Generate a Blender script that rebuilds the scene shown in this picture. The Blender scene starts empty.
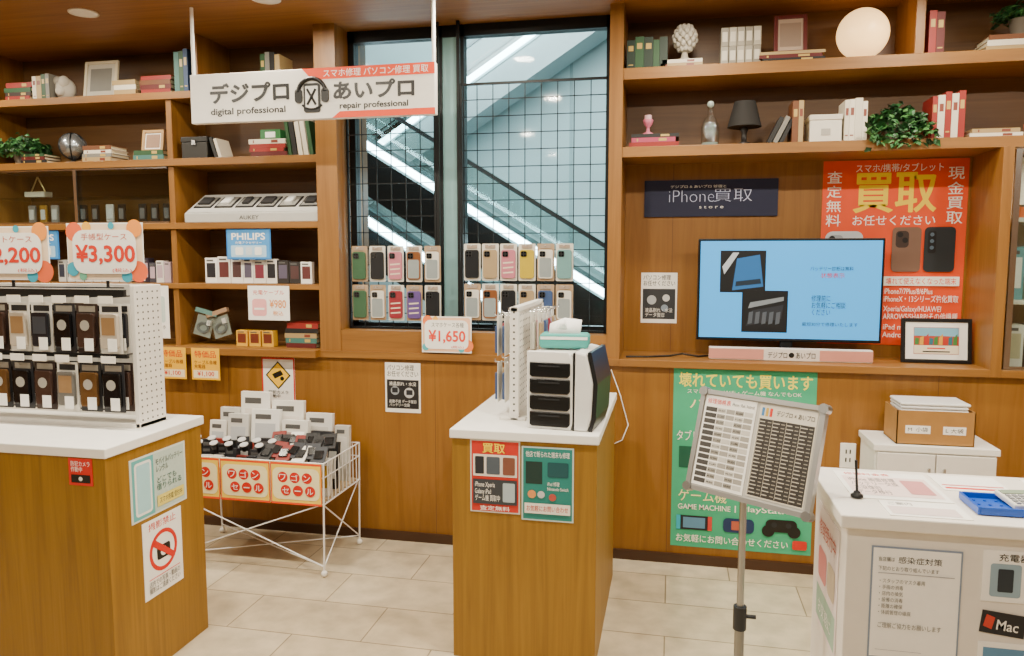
import bpy, math, random
from mathutils import Vector, Matrix, Euler
random.seed(7)
rnd=random.uniform
COL=bpy.context.scene.collection
# ---------------------------------------------------------------- materials
def lin(h):
    h=h.lstrip('#');r=[int(h[i:i+2],16)/255 for i in (0,2,4)]
    return tuple((c/12.92 if c<=.04045 else ((c+.055)/1.055)**2.4) for c in r)+(1,)
MC={}
def mt(h,rough=.5,metal=0,emit=0,var=.06,scale=18):
    k=(h,rough,metal,emit,var,scale)
    if k in MC: return MC[k]
    m=bpy.data.materials.new("paint_"+h.lstrip('#'));m.use_nodes=True
    nt=m.node_tree;b=nt.nodes["Principled BSDF"];c=lin(h)
    b.inputs["Base Color"].default_value=c
    b.inputs["Roughness"].default_value=rough;b.inputs["Metallic"].default_value=metal
    if var>0 and not emit:
        tc=nt.nodes.new("ShaderNodeTexCoord");n=nt.nodes.new("ShaderNodeTexNoise");n.inputs["Scale"].default_value=scale
        nt.links.new(tc.outputs["Object"],n.inputs["Vector"])
        mx=nt.nodes.new("ShaderNodeMix");mx.data_type='RGBA'
        mx.inputs[6].default_value=tuple(x*(1-var) for x in c[:3])+(1,)
        mx.inputs[7].default_value=tuple(min(1,x*(1+var)) for x in c[:3])+(1,)
        nt.links.new(n.outputs["Fac"],mx.inputs[0]);nt.links.new(mx.outputs[2],b.inputs["Base Color"])
    if emit:
        b.inputs["Emission Color"].default_value=c;b.inputs["Emission Strength"].default_value=emit
    MC[k]=m;return m
def wood(name,c1,c2,c3,grain='Z',rough=.45,joint=None,g=12):
    m=bpy.data.materials.new(name);m.use_nodes=True;nt=m.node_tree;b=nt.nodes["Principled BSDF"];L=nt.links
    tc=nt.nodes.new("ShaderNodeTexCoord");mp=nt.nodes.new("ShaderNodeMapping")
    s={'Z':(g,g,.7),'X':(.7,g,g),'Y':(g,.7,g)}[grain];mp.inputs["Scale"].default_value=s
    L.new(tc.outputs["Object"],mp.inputs["Vector"])
    n=nt.nodes.new("ShaderNodeTexNoise");n.inputs["Scale"].default_value=1.6;n.inputs["Detail"].default_value=8;n.inputs["Distortion"].default_value=1.0;n.inputs["Roughness"].default_value=.62
    L.new(mp.outputs[0],n.inputs["Vector"])
    r=nt.nodes.new("ShaderNodeValToRGB");e=r.color_ramp.elements
    e[0].position=.28;e[0].color=lin(c1);e[1].position=.74;e[1].color=lin(c3);x=e.new(.5);x.color=lin(c2)
    L.new(n.outputs["Fac"],r.inputs[0]);out=r.outputs[0]
    n2=nt.nodes.new("ShaderNodeTexNoise");n2.inputs["Scale"].default_value=1.3;n2.inputs["Detail"].default_value=2
    L.new(tc.outputs["Object"],n2.inputs["Vector"])
    mx=nt.nodes.new("ShaderNodeMix");mx.data_type='RGBA';mx.blend_type='MULTIPLY';mx.inputs[0].default_value=.25
    L.new(out,mx.inputs[6]);L.new(n2.outputs["Fac"],mx.inputs[7]);out=mx.outputs[2]
    if joint:
        w=nt.nodes.new("ShaderNodeMath");w.operation='PINGPONG';w.inputs[1].default_value=joint[1]
        sx=nt.nodes.new("ShaderNodeSeparateXYZ");L.new(tc.outputs["Object"],sx.inputs[0]);L.new(sx.outputs[joint[0]],w.inputs[0])
        gg=nt.nodes.new("ShaderNodeMath");gg.operation='LESS_THAN';gg.inputs[1].default_value=.0013;L.new(w.outputs[0],gg.inputs[0])
        m2=nt.nodes.new("ShaderNodeMix");m2.data_type='RGBA';m2.inputs[7].default_value=lin('#5a3818')
        L.new(gg.outputs[0],m2.inputs[0]);L.new(out,m2.inputs[6]);out=m2.outputs[2]
    L.new(out,b.inputs["Base Color"]);b.inputs["Roughness"].default_value=rough
    return m
def tiles():
    m=bpy.data.materials.new("stone_floor_tile");m.use_nodes=True;nt=m.node_tree;b=nt.nodes["Principled BSDF"];L=nt.links
    tc=nt.nodes.new("ShaderNodeTexCoord");br=nt.nodes.new("ShaderNodeTexBrick")
    br.offset=.5;br.inputs["Scale"].default_value=1;br.inputs["Brick Width"].default_value=.6;br.inputs["Row Height"].default_value=.3
    br.inputs["Mortar Size"].default_value=.003;br.inputs["Color1"].default_value=lin('#d4c7ac');br.inputs["Color2"].default_value=lin('#cab99b');br.inputs["Mortar"].default_value=lin('#8f8068')
    L.new(tc.outputs["Object"],br.inputs["Vector"])
    n=nt.nodes.new("ShaderNodeTexNoise");n.inputs["Scale"].default_value=9;n.inputs["Detail"].default_value=5;L.new(tc.outputs["Object"],n.inputs["Vector"])
    r=nt.nodes.new("ShaderNodeValToRGB");r.color_ramp.elements[0].position=.3;r.color_ramp.elements[0].color=(.66,.66,.66,1);r.color_ramp.elements[1].position=.65
    L.new(n.outputs["Fac"],r.inputs[0])
    mx=nt.nodes.new("ShaderNodeMix");mx.data_type='RGBA';mx.blend_type='MULTIPLY';mx.inputs[0].default_value=.8
    L.new(br.outputs[0],mx.inputs[6]);L.new(r.outputs[0],mx.inputs[7]);L.new(mx.outputs[2],b.inputs["Base Color"]);b.inputs["Roughness"].default_value=.3
    return m
def glassmat(name,tint,gl=.06):
    m=bpy.data.materials.new(name);m.use_nodes=True;nt=m.node_tree;nt.nodes.clear();L=nt.links
    o=nt.nodes.new("ShaderNodeOutputMaterial");t=nt.nodes.new("ShaderNodeBsdfTransparent");t.inputs[0].default_value=tint
    g=nt.nodes.new("ShaderNodeBsdfGlossy");g.inputs["Roughness"].default_value=.05
    mx=nt.nodes.new("ShaderNodeMixShader");mx.inputs[0].default_value=gl
    L.new(t.outputs[0],mx.inputs[1]);L.new(g.outputs[0],mx.inputs[2]);L.new(mx.outputs[0],o.inputs[0]);return m
WP=wood("oak_wall_panel",'#845519','#936220','#9e6d28','Z',.5,(0,.61))
WS=wood("oak_shelf_board",'#80541f','#916228','#a07032','X')
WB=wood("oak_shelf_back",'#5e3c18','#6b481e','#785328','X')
WV=wood("oak_upright",'#80541f','#916228','#a07032','Z')
WC=wood("counter_veneer",'#825c10','#966c16','#a4781e','Z',.5,None,20)
WK=wood("ceiling_plank",'#80501e','#905e28','#9e6c34','X',.5,(1,.12))
TILE=tiles();GL=glassmat("clear_glass",(.97,.99,.99,1),.01);GLC=glassmat("cabinet_glass",(.88,.93,.92,1),.06);GLP=glassmat("clear_plastic",(.9,.93,.93,1),.16)
WH=mt('#f4f2ec',.4);BK=mt('#0a0a0a',.4);DG=mt('#202226',.5);CH=mt('#c8c8c8',.25,1);PAPER=mt('#f8f6f0',.7);RED=mt('#d42410',.5);OR=mt('#f04a14',.55)
YE=mt('#ffd818',.6);CARD=mt('#a5783e',.8,var=.12);PAGE=mt('#d4c7a6',.8);NAVY=mt('#0c1338',.6);WIRE=mt('#080a0c',.45,.3);WWIRE=mt('#f0f0f0',.35,.2)
# ---------------------------------------------------------------- mesh builder
class M:
    def __init__(s): s.v=[];s.f=[];s.m=[];s.s=[];s.mats=[];s.T=None
    def add(s,vs,fs,mat,sm=False):
        b=len(s.v)
        for p in vs:
            p=Vector(p)
            if s.T is not None:p=s.T@p
            s.v.append(p)
        if mat not in s.mats:s.mats.append(mat)
        i=s.mats.index(mat)
        for f in fs: s.f.append([b+k for k in f]);s.m.append(i);s.s.append(sm)
        return s
    def box(s,x0,x1,y0,y1,z0,z1,mat):
        vs=[(x,y,z) for z in (z0,z1) for y in (y0,y1) for x in (x0,x1)]
        return s.add(vs,[(0,2,3,1),(4,5,7,6),(0,1,5,4),(2,6,7,3),(0,4,6,2),(1,3,7,5)],mat)
    def poly(s,pts,y0,y1,mat,sm=False):
        n=len(pts);vs=[(x,y0,z) for x,z in pts]+[(x,y1,z) for x,z in pts]
        return s.add(vs,[list(range(n)),list(range(2*n-1,n-1,-1))]+[(i,i+n,(i+1)%n+n,(i+1)%n) for i in range(n)],mat,sm)
    def flat(s,pts,y,mat):
        return s.add([(x,y,z) for x,z in pts],[list(range(len(pts)))],mat)
    def cyl(s,p0,p1,r,mat,n=14,r2=None,sm=True,cap=True):
        p0=Vector(p0);p1=Vector(p1);r2=r if r2 is None else r2;d=(p1-p0).normalized()
        a=d.orthogonal().normalized();b=d.cross(a);vs=[]
        for p,q in ((p0,r),(p1,r2)):
            for i in range(n):
                t=2*math.pi*i/n;vs.append(p+a*math.cos(t)*q+b*math.sin(t)*q)
        s.add(vs,[(i,(i+1)%n,(i+1)%n+n,i+n) for i in range(n)],mat,sm)
        if cap: s.add(vs,[list(range(n-1,-1,-1)),list(range(n,2*n))],mat)
        return s
    def tube(s,pts,r,mat,n=6):
        for a,b in zip(pts[:-1],pts[1:]): s.cyl(a,b,r,mat,n)
        return s
    def lathe(s,prof,mat,c=(0,0,0),n=24,sm=True):
        vs=[]
        for r,z in prof:
            for i in range(n):
                t=2*math.pi*i/n;vs.append((c[0]+r*math.cos(t),c[1]+r*math.sin(t),c[2]+z))
        fs=[(j*n+i,j*n+(i+1)%n,(j+1)*n+(i+1)%n,(j+1)*n+i) for j in range(len(prof)-1) for i in range(n)]
        s.add(vs,fs,mat,sm);k=len(prof)-1
        s.add([vs[i] for i in range(n)],[list(range(n-1,-1,-1))],mat);s.add([vs[k*n+i] for i in range(n)],[list(range(n))],mat)
        return s
    def ball(s,c,r,mat,n=20,m=12):
        if not isinstance(r,tuple):r=(r,r,r)
        pr=[(max(.001,math.sin(math.pi*j/m)),-math.cos(math.pi*j/m)) for j in range(m+1)]
        vs=[(c[0]+q*math.cos(2*math.pi*i/n)*r[0],c[1]+q*math.sin(2*math.pi*i/n)*r[1],c[2]+z*r[2]) for q,z in pr for i in range(n)]
        return s.add(vs,[(j*n+i,j*n+(i+1)%n,(j+1)*n+(i+1)%n,(j+1)*n+i) for j in range(m) for i in range(n)],mat,True)
    def obj(s,name,parent=None,loc=(0,0,0),rot=(0,0,0),bevel=0,**kw):
        me=bpy.data.meshes.new(name);me.from_pydata([tuple(p) for p in s.v],[],s.f)
        for m in s.mats:me.materials.append(m)
        me.polygons.foreach_set("material_index",s.m);me.polygons.foreach_set("use_smooth",s.s);me.update()
        o=bpy.data.objects.new(name,me);COL.objects.link(o);o.location=loc;o.rotation_euler=rot
        if parent:o.parent=parent
        if bevel:
            b=o.modifiers.new("bevel",'BEVEL');b.width=bevel;b.segments=2;b.limit_method='ANGLE'
        for k,v in kw.items():
            o[k]=v
        return o
def emp(name,label,cat,loc=(0,0,0),rot=(0,0,0),group=None):
    o=bpy.data.objects.new(name,None);o.empty_display_size=.05;COL.objects.link(o);o.location=loc;o.rotation_euler=rot
    o["label"]=label;o["category"]=cat
    if group:o["group"]=group
    return o
def dup(root,loc,rot=None):
    def cp(o,p):
        n=o.copy();COL.objects.link(n)
        if p:n.parent=p
        for c in o.children: cp(c,n)
        return n
    n=cp(root,None);n.location=loc
    if rot is not None:n.rotation_euler=rot
    return n
def rrect(x0,x1,z0,z1,r,n=4):
    pts=[]
    for cx,cz,a in ((x1-r,z1-r,0),(x0+r,z1-r,90),(x0+r,z0+r,180),(x1-r,z0+r,270)):
        for i in range(n+1):
            t=math.radians(a+90*i/n);pts.append((cx+r*math.cos(t),cz+r*math.sin(t)))
    return pts[::-1]
# ---------------------------------------------------------------- lettering
TC={}
def glyphs(body,bold=0.0,sp=1.0):
    cjk=any(ord(c)>0x3000 for c in body)
    if bold>0: bold=bold*(.25 if cjk else .45)
    k=(body,bold,sp)
    if k in TC:return TC[k]
    c=bpy.data.curves.new("tmp","FONT");c.body=body;c.size=1;c.offset=bold;c.space_line=sp;c.resolution_u=3
    o=bpy.data.objects.new("tmp",c);COL.objects.link(o)
    dg=bpy.context.evaluated_depsgraph_get();dg.update()
    me=bpy.data.meshes.new_from_object(o.evaluated_get(dg));vs=[tuple(v.co) for v in me.vertices];fs=[list(p.vertices) for p in me.polygons]
    bpy.data.objects.remove(o);bpy.data.curves.remove(c);bpy.data.meshes.remove(me)
    if vs:
        xs=[v[0] for v in vs];ys=[v[1] for v in vs];TC[k]=(vs,fs,min(xs),max(xs),min(ys),max(ys))
    else: TC[k]=None
    return TC[k]
def puttext(m,body,x0,x1,z0,z1,y,mat,bold=0.0,sp=1.0):
    g=glyphs(body,bold,sp)
    if not g:return
    vs,fs,a,b,c,d=g;sx=(x1-x0)/max(b-a,1e-4);sz=(z1-z0)/max(d-c,1e-4)
    ox=(x0+x1)/2-(a+b)/2*sx;oz=(z0+z1)/2-(c+d)/2*sz
    reps=[0] if bold<.025 else [-.5,.5]
    st_=min(sx,sz)*(.024 if bold<.045 else .045)
    for i,q in enumerate(reps):
        m.add([(v[0]*sx+ox+q*st_,y-i*.0001,v[1]*sz+oz) for v in vs],fs,mat)
        if len(reps)>1: m.add([(v[0]*sx+ox,y-.0002-i*.0001,v[1]*sz+oz+q*st_) for v in vs],fs,mat)
def poster(name,label,cat,x0,x1,z0,z1,y,base,els,rot=(0,0,0),loc=None,th=.002,group=None,sheet='sheet'):
    w=x1-x0;h=z1-z0
    r=emp(name,label,cat,loc if loc else ((x0+x1)/2,y,z0),rot,group)
    M().box(-w/2,w/2,-th,0,0,h,base).obj(sheet,r)
    g=M();t=M();d=th
    X=lambda u:-w/2+u*w
    Z=lambda v:v*h
    for e in els:
        d+=.0004;k=e[0]
        if k=='r': g.flat([(X(e[1]),Z(e[2])),(X(e[3]),Z(e[2])),(X(e[3]),Z(e[4])),(X(e[1]),Z(e[4]))],-d,e[5])
        elif k=='rr':
            rr=min((e[3]-e[1])*w,(e[4]-e[2])*h)*e[6];g.flat(rrect(X(e[1]),X(e[3]),Z(e[2]),Z(e[4]),rr),-d,e[5])
        elif k=='p': g.flat([(X(a),Z(b)) for a,b in e[1]],-d,e[2])
        elif k=='c': g.flat([(X(e[1])+e[3]*w*math.cos(i*math.pi/12),Z(e[2])+e[3]*w*math.sin(i*math.pi/12)) for i in range(24)],-d,e[4])
        elif k=='ring':
            R=e[3]*w;q=e[4]*w;vs=[];fs=[]
            for i in range(28):
                a=i*math.pi/14;vs+=[(X(e[1])+R*math.cos(a),-d,Z(e[2])+R*math.sin(a)),(X(e[1])+(R-q)*math.cos(a),-d,Z(e[2])+(R-q)*math.sin(a))]
            for i in range(28): j=(i+1)%28;fs.append((2*i,2*j,2*j+1,2*i+1))
            g.add(vs,fs,e[5])
        elif k=='t': puttext(t,e[1],X(e[2]),X(e[4]),Z(e[3]),Z(e[5]),-d,e[6],e[7] if len(e)>7 else 0.0,e[8] if len(e)>8 else 1.0)
    if g.v:g.obj("printed_graphic",r)
    if t.v:t.obj("lettering",r)
    return r
# ---------------------------------------------------------------- room shell
def st(m,name,**k): return m.obj(name,kind="structure",**k)
st(M().box(-5.2,2.9,-2.0,3.77,-.1,0,TILE),"floor")
st(M().box(-5.2,2.9,-2.0,4.2,2.76,2.86,WK),"ceiling")
st(M().box(-5.2,2.9,3.77,4.2,0,1.0,WP),"wall_back")
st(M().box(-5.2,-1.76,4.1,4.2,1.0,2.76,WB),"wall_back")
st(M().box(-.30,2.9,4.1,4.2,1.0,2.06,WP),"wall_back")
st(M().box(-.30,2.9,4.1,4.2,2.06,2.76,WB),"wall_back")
st(M().box(-5.3,-5.2,-2,4.2,0,2.76,WP),"wall_left")
st(M().box(2.9,3.0,-2,4.2,0,2.76,WP),"wall_right")
st(M().box(-5.2,2.9,3.755,3.77,0,.05,mt('#402610',.5)),"baseboard_back")
st(M().box(-1.87,-1.75,3.765,4.1,1.0,2.76,WV),"trim_1")
st(M().box(-.315,-.25,3.765,4.1,1.0,2.76,WV),"trim_2")
st(M().box(-1.75,-.315,3.77,4.2,1.0,1.15,WS).box(-1.87,-.25,3.75,4.0,1.0,1.035,WS),"trim_3")
w=M();fr=mt('#101417',.4,.3)
for a,b in ((-1.75,-1.715),(-1.235,-1.215),(-1.115,-1.095),(-.345,-.315)): w.box(a,b,3.93,3.99,1.15,2.76,fr)
w.box(-1.75,-.315,3.93,3.99,1.15,1.18,fr).box(-1.75,-.315,3.93,3.99,2.70,2.76,fr).box(-1.215,-1.115,3.94,3.985,1.15,2.76,mt('#86aeb0',.35,.1))
w.box(-1.715,-1.235,3.955,3.962,1.18,2.70,GL).box(-1.095,-.345,3.955,3.962,1.18,2.70,GL)
st(w,"window_1")
AW=mt('#a2bcbe',.5,var=.2,scale=.8)
aw=M().box(-8,4,7.4,7.5,-1,7,AW)
for i in range(9): aw.box(-7+i*1.2,-6.97+i*1.2,7.39,7.4,-1,7,mt('#86a2a4',.4))
st(aw,"wall_atrium")
def escal(x0,z0,x1,z1,y,lab,tr,hb=.26,dep=.9,em=14,sh=.035,rail='#22282b'):
    r=emp("escalator",lab,"escalator",((x0+x1)/2,y,(z0+z1)/2));a=math.atan2(z1-z0,x1-x0);L=math.hypot(x1-x0,z1-z0)/2+1.6
    R=Matrix.Rotation(-a,4,'Y')
    def pp(n,*bx):
        m=M();m.T=R
        for q in bx:m.box(*q)
        m.obj(n,r)
    pp("truss",(-L,L,0,dep,-.36,-.1,mt(tr,.35,.1)))
    pp("balustrade",(-L,L,.0,.012,-.05,hb,GLC),(-L,L,dep-.02,dep-.008,-.05,hb,GLC))
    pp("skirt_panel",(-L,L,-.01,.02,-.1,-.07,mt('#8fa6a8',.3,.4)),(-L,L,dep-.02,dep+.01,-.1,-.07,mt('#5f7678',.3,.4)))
    pp("handrail",(-L,L,-.01,.02,hb,hb+.022,mt(rail,.4)),(-L,L,dep-.03,dep+.01,hb-.04,hb-.018,mt(rail,.4)))
    pp("light_strip",(-L,L,-.04,-.012,-.08,-.08+sh,mt('#d4f6ff',.4,0,em)))
    return r
escal(-2.18,2.44,-.45,1.38,5.0,"black escalator with white light strip descending",'#0b0e10',.2,.9,20,.045)
escal(-2.56,2.80,-1.0,3.78,6.9,"grey escalator with white light strip rising",'#8fa4a6',.2,.4,16,.05,'#8fa0a2')
escal(-1.9,1.52,-.3,.52,6.0,"lower escalator with bright white light strip",'#1c2427',.12,.8,22,.06,'#7f9092')
# ---------------------------------------------------------------- bookcases
bc=emp("bookcase","built-in oak bookcase with four shelves of goods","bookcase",(-3.5,3.9,1.0))
def bpart(n,*b,mat=WS,par=bc,bev=.002):
    m=M();l=par.location
    for q in b:m.box(q[0]-l[0],q[1]-l[0],q[2]-l[1],q[3]-l[1],q[4]-l[2],q[5]-l[2],mat)
    return m.obj(n,par,bevel=bev)
for a,b in ((2.415,2.455),(2.05,2.09),(1.70,1.735),(1.365,1.395)):
    bpart("shelf_board",(-5.1,-1.87,3.77,4.1,a,b))
bpart("shelf_board",(-5.1,-1.87,3.70,4.1,1.0,1.04))
bpart("divider",(-2.78,-2.745,3.785,4.1,1.04,2.415),mat=WV)
bpart("divider",(-2.60,-2.57,3.785,4.1,2.455,2.76),mat=WV)
bpart("divider",(-4.05,-4.01,3.785,4.1,1.04,2.76),mat=WV)
bc2=emp("bookcase","built-in oak bookcase above a recessed display wall","bookcase",(.6,3.9,1.0))
for a,b in ((2.40,2.455),(2.03,2.08)): bpart("shelf_board",(-.25,2.8,3.77,4.1,a,b),par=bc2)
bpart("ledge",(-.25,1.42,3.74,4.1,1.0,1.035),par=bc2)
bpart("divider",(1.05,1.09,3.785,4.1,2.455,2.76),mat=WV,par=bc2)
bpart("divider",(1.42,1.465,3.74,4.1,1.0,2.03),mat=WV,par=bc2)
bpart("brightening_lining",(1.47,2.8,4.08,4.095,1.04,2.02),mat=mt('#e4ddcc',.6),par=bc2)  # pale panel added so the cabinet interior looks brighter
bpart("shelf_board",(1.465,2.8,3.79,4.08,1.70,1.72),par=bc2,mat=mt('#d8d2c4',.4));bpart("shelf_board",(1.465,2.8,3.79,4.08,1.33,1.35),par=bc2,mat=mt('#d8d2c4',.4))
bpart("shelf_board",(1.465,2.8,3.74,4.08,1.0,1.035),par=bc2)
gd=emp("glass_display_cabinet","glass sliding doors with inner glass shelf","display cabinet",(-3.4,3.79,1.735))
M().box(-.61,.02,-.01,-.004,.01,.31,GLC).box(.0,.02,-.013,-.004,.01,.31,CH).obj("sliding_door",gd);M().box(-.02,.615,.004,.01,.01,.31,GLC).obj("sliding_door",gd)
M().box(-.61,.615,-.012,.012,0,.01,CH).box(-.61,.615,-.012,.012,.305,.313,CH).obj("track",gd);M().box(-.60,.6,.05,.28,.155,.161,GLC).obj("glass_shelf",gd)
gd2=emp("glass_display_cabinet","tall glass cabinet door beside orange poster","display cabinet",(2.0,3.76,1.04))
M().box(-.52,.6,-.004,.002,.0,.98,GLC).obj("glass_door",gd2);M().box(-.525,-.50,-.010,.006,.0,.98,CH).box(-.5,.6,-.010,.006,.0,.012,CH).box(-.5,.6,-.010,.006,.968,.98,CH).obj("door_frame",gd2)
# ---------------------------------------------------------------- books
BCOL={'r':'#8c2018','dr':'#571412','g':'#244a2a','dg':'#142a1e','w':'#d8d0bc','b':'#a88f60','br':'#6a3e20','k':'#181818','bl':'#20406a','p':'#a83a5a','t':'#3d6f68','c':'#e2dac6','gy':'#7a7870','d':'#30201a','y':'#7a7870'}
BN={'r':'red','dr':'dark red','g':'green','dg':'dark green','w':'white','b':'beige','br':'brown','k':'black','bl':'blue','p':'pink','t':'teal','c':'cream','gy':'grey','d':'dark brown','y':'grey'}
def book(c,t,h,d,loc,mode,grp,rz=0,lean=0,support=""):
    m=M();cv=mt(BCOL[c],.55);e=.003
    m.box(-t/2,-t/2+e,0,d,0,h,cv).box(t/2-e,t/2,0,d,0,h,cv).box(-t/2,t/2,-.002,e,0,h,cv).box(-t/2+e,t/2-e,e,d-.006,.004,h-.004,PAGE)
    if rnd(0,1)<.6:
        gm=mt('#b89a50' if c not in 'wcb' else '#7a3a2a',.4)
        m.box(-t*.3,t*.3,-.0028,-.002,h*.62,h*.80,gm)
        if rnd(0,1)<.5:m.box(-t*.3,t*.3,-.0028,-.002,h*.12,h*.15,gm)
    rot=(0,lean,rz)
    if mode=='flat': rot=(0,math.pi/2,rz);loc=(loc[0]-h/2,loc[1],loc[2]+t/2)
    lb="%s hardcover book %s %s"%(BN[c],"lying flat in a pile" if mode=='flat' else "standing upright" if not lean else "leaning on others",support)
    m.obj("book",None,loc,rot,label=lb.strip(),category="book",group=grp)
def stack(cols,x,y,z,h,d,grp,t=.025):
    for c in cols:
        tt=t*rnd(.85,1.15);book(c,tt,h*rnd(.86,1),d*rnd(.9,1),(x+rnd(-.008,.008),y,z),'flat',grp,0,0,"on oak shelf");z+=tt+.0006
    return z
def row(cols,x,y,z,h,d,grp,t=.028,lean=0):
    for c in cols:
        tt=t*rnd(.75,1.2);book(c,tt,h*rnd(.85,1),d,(x+tt/2,y,z+(tt/2*math.sin(abs(lean)) if lean else 0)),'stand',grp,0,lean,"on oak shelf");x+=tt+.001+(tt*.12+.004 if lean else 0)
    return x
YB=3.80
Z1=2.456;Z2=2.091
stack('rdgr',-3.76,YB,Z1,.19,.14,"books on the top shelf");row('wbgy',-3.66,YB,Z1,.15,.12,"books on the top shelf",.03)
stack('bcb',-3.05,YB,Z1,.15,.12,"books on the top shelf",.028);stack(['r','dr','br','r'],-2.85,YB,Z1,.2,.15,"books on the top shelf")
row(['t','g','bl'],-2.725,YB,Z1,.24,.16,"books on the top shelf",.034)
stack('cbw',-2.42,YB,Z1,.2,.14,"books on the top shelf");row('gykb',-2.2,YB,Z1,.2,.14,"books on the top shelf")
stack(['k','dr','g'],-3.68,YB,Z2,.18,.14,"books on the second shelf",.018)
stack(['b','gy','c','br'],-3.25,YB,Z2,.2,.15,"books on the second shelf",.022);stack(['t','g'],-2.91,YB,Z2,.2,.15,"books on the second shelf",.024)
zt=stack(['dr','r','r','w'],-2.17,YB,Z2,.22,.15,"books on the second shelf",.022)
row(['g','k','w','w','g'],-2.05,YB+.01,Z2,.21,.14,"books on the second shelf",.022,-.14)
row(['k','w'],-2.5,YB+.01,Z2,.12,.12,"books on the second shelf",.02,-.3)
Z3=2.456;Z4=2.081
row(['dg','g','dg','g','dg'],-.235,YB,Z3,.155,.13,"green books on the upper shelf",.036)
z=stack(['b','w'],.03,YB,Z3,.2,.15,"books under the finial",.018);zfin=z
zfr=stack(['k','dr','b'],.53,YB,Z3,.3,.16,"books under the picture",.016)
row(['r','dr'],1.11,YB,Z3,.21,.14,"red books on the upper shelf",.03)
zp2=stack(['b','c','br'],1.47,YB,Z3,.26,.16,"books under the plant",.022)
zh=stack(['r','p','k'],-.1,YB,Z4,.24,.16,"books under the candle holder",.02)
row(['k','gy','k'],.43,YB+.01,Z4,.15,.12,"leaning books on the second shelf",.018,.45)
row(['br','b'],.54,YB,Z4,.22,.14,"tall books on the second shelf",.024)
row(['w','c','w','c'],.77,YB,Z4,.2,.14,"white books on the second shelf",.026)
row(['r','w','r','w','r'],1.14,YB,Z4,.215,.14,"red and white books on the second shelf",.026)
stack(['c','b'],1.41,YB,Z4,.22,.15,"flat books on the second shelf",.02)
stack(['dr','t','b','k','r'],-2.0,YB,1.041,.2,.15,"books on the lowest shelf",.03)
# ---------------------------------------------------------------- shelf ornaments
def pframe(lab,loc,w,h,fm,im,lean=-.15,mat_=WH):
    r=emp("picture_frame",lab,"picture frame",loc,(lean,0,0));f=.018
    M().box(-w/2,-w/2+f,-.008,.008,0,h,fm).box(w/2-f,w/2,-.008,.008,0,h,fm).box(-w/2+f,w/2-f,-.008,.008,0,f,fm).box(-w/2+f,w/2-f,-.008,.008,h-f,h,fm).obj("frame",r,bevel=.002)
    M().box(-w/2+f,w/2-f,-.002,.006,f,h-f,mat_).obj("mat_board",r)
    M().box(-w*.32,w*.32,-.0035,-.002,h*.2,h*.8,im).obj("picture",r)
    return r
pframe("cream framed picture leaning on the top shelf",(-3.26,3.86,2.456),.22,.22,mt('#c9bda0'),mt('#74726a'),mat_=mt('#b8b2a2'))
pframe("small wooden framed photo standing on green books",(-2.93,3.86,2.141),.14,.13,mt('#b08a58'),mt('#9a7860'))
pframe("dark red framed picture standing on books",(.53,3.87,zfr),.15,.19,mt('#5c1f1c'),mt('#8f7b6b'),mat_=mt('#b59f8b'))
f=pframe("black framed colourful certificate leaning on ledge",(1.25,3.92,1.036),.31,.215,BK,mt('#b8402c'),-.12)
m=M();q=-.0045
m.flat([(-.098,.045),(.098,.045),(.098,.085),(-.098,.085)],q,mt('#e8dcc0')).flat([(-.098,.13),(.098,.13),(.098,.17),(-.098,.17)],q,mt('#7ab0c8'))
for i in range(9): m.flat([(-.095+i*.021,.088),(-.078+i*.021,.088),(-.076+i*.021,.118+.012*(i%3)),(-.093+i*.021,.122)],q-.0004,mt(['#3f7a3a','#d8a030','#b83020','#2a6a7a'][i%4]))
m.flat([(-.06,.052),(.06,.052),(.06,.058),(-.06,.058)],q-.0004,DG).flat([(-.04,.068),(.04,.068),(.04,.074),(-.04,.074)],q-.0004,RED);m.obj("picture_print",f)
m=M();b0=mt('#c4beb0',.8)
m.ball((0,0,.065),(.06,.05,.065),b0).ball((.02,-.03,.1),(.03,.03,.035),b0).ball((-.035,-.01,.11),(.03,.03,.03),b0).ball((.0,-.04,.05),(.03,.02,.03),b0)
m.obj("shell_ornament",None,(-3.5,3.87,2.456),label="white shell ornament on the top shelf",category="ornament")
r=emp("artichoke_finial","pale carved artichoke finial standing on flat books","ornament",(.04,3.87,zfin))
M().lathe([(.035,0),(.036,.012),(.018,.02),(.014,.045),(.02,.05)],mt('#b5ae9e',.7)).obj("base",r)
m=M();cm=mt('#c2bcae',.75)
m.ball((0,0,.11),(.04,.04,.06),cm)
for j in range(6):
    for i in range(9):
        a=i*2*math.pi/9+j*.35;z=.065+j*.019;q=.045*math.sin(math.pi*(j+1.2)/7.5)+.006
        m.ball((q*math.cos(a),q*math.sin(a),z),(.014,.014,.017),cm,6,4)
m.obj("leaf_scales",r)
r=emp("globe_ornament","silver and black globe on round stand","ornament",(-3.47,3.87,2.091))
M().lathe([(.045,0),(.045,.008),(.012,.014),(.012,.03)],DG).obj("stand",r)
M().ball((0,0,.1),.075,mt('#9aa0a4',.25,.8)).obj("sphere",r)
m=M()
for k in range(3):
    a=k*1.05
    m.tube([(.0765*math.cos(t)*math.cos(a),.0765*math.cos(t)*math.sin(a),.1+.0765*math.sin(t)) for t in [i*math.pi/12 for i in range(25)]],.004,BK,5)
m.obj("meridian_band",r)
r=emp("storage_box","black storage box with silver clasp","box",(-2.62,3.86,2.091))
M().box(-.08,.08,-.06,.06,0,.09,mt('#1c1a16')).obj("body",r,bevel=.003);M().box(-.083,.083,-.063,.063,.091,.12,mt('#141310')).obj("lid",r,bevel=.003);M().box(-.012,.012,-.068,-.06,.075,.1,CH).obj("clasp",r)
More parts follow.
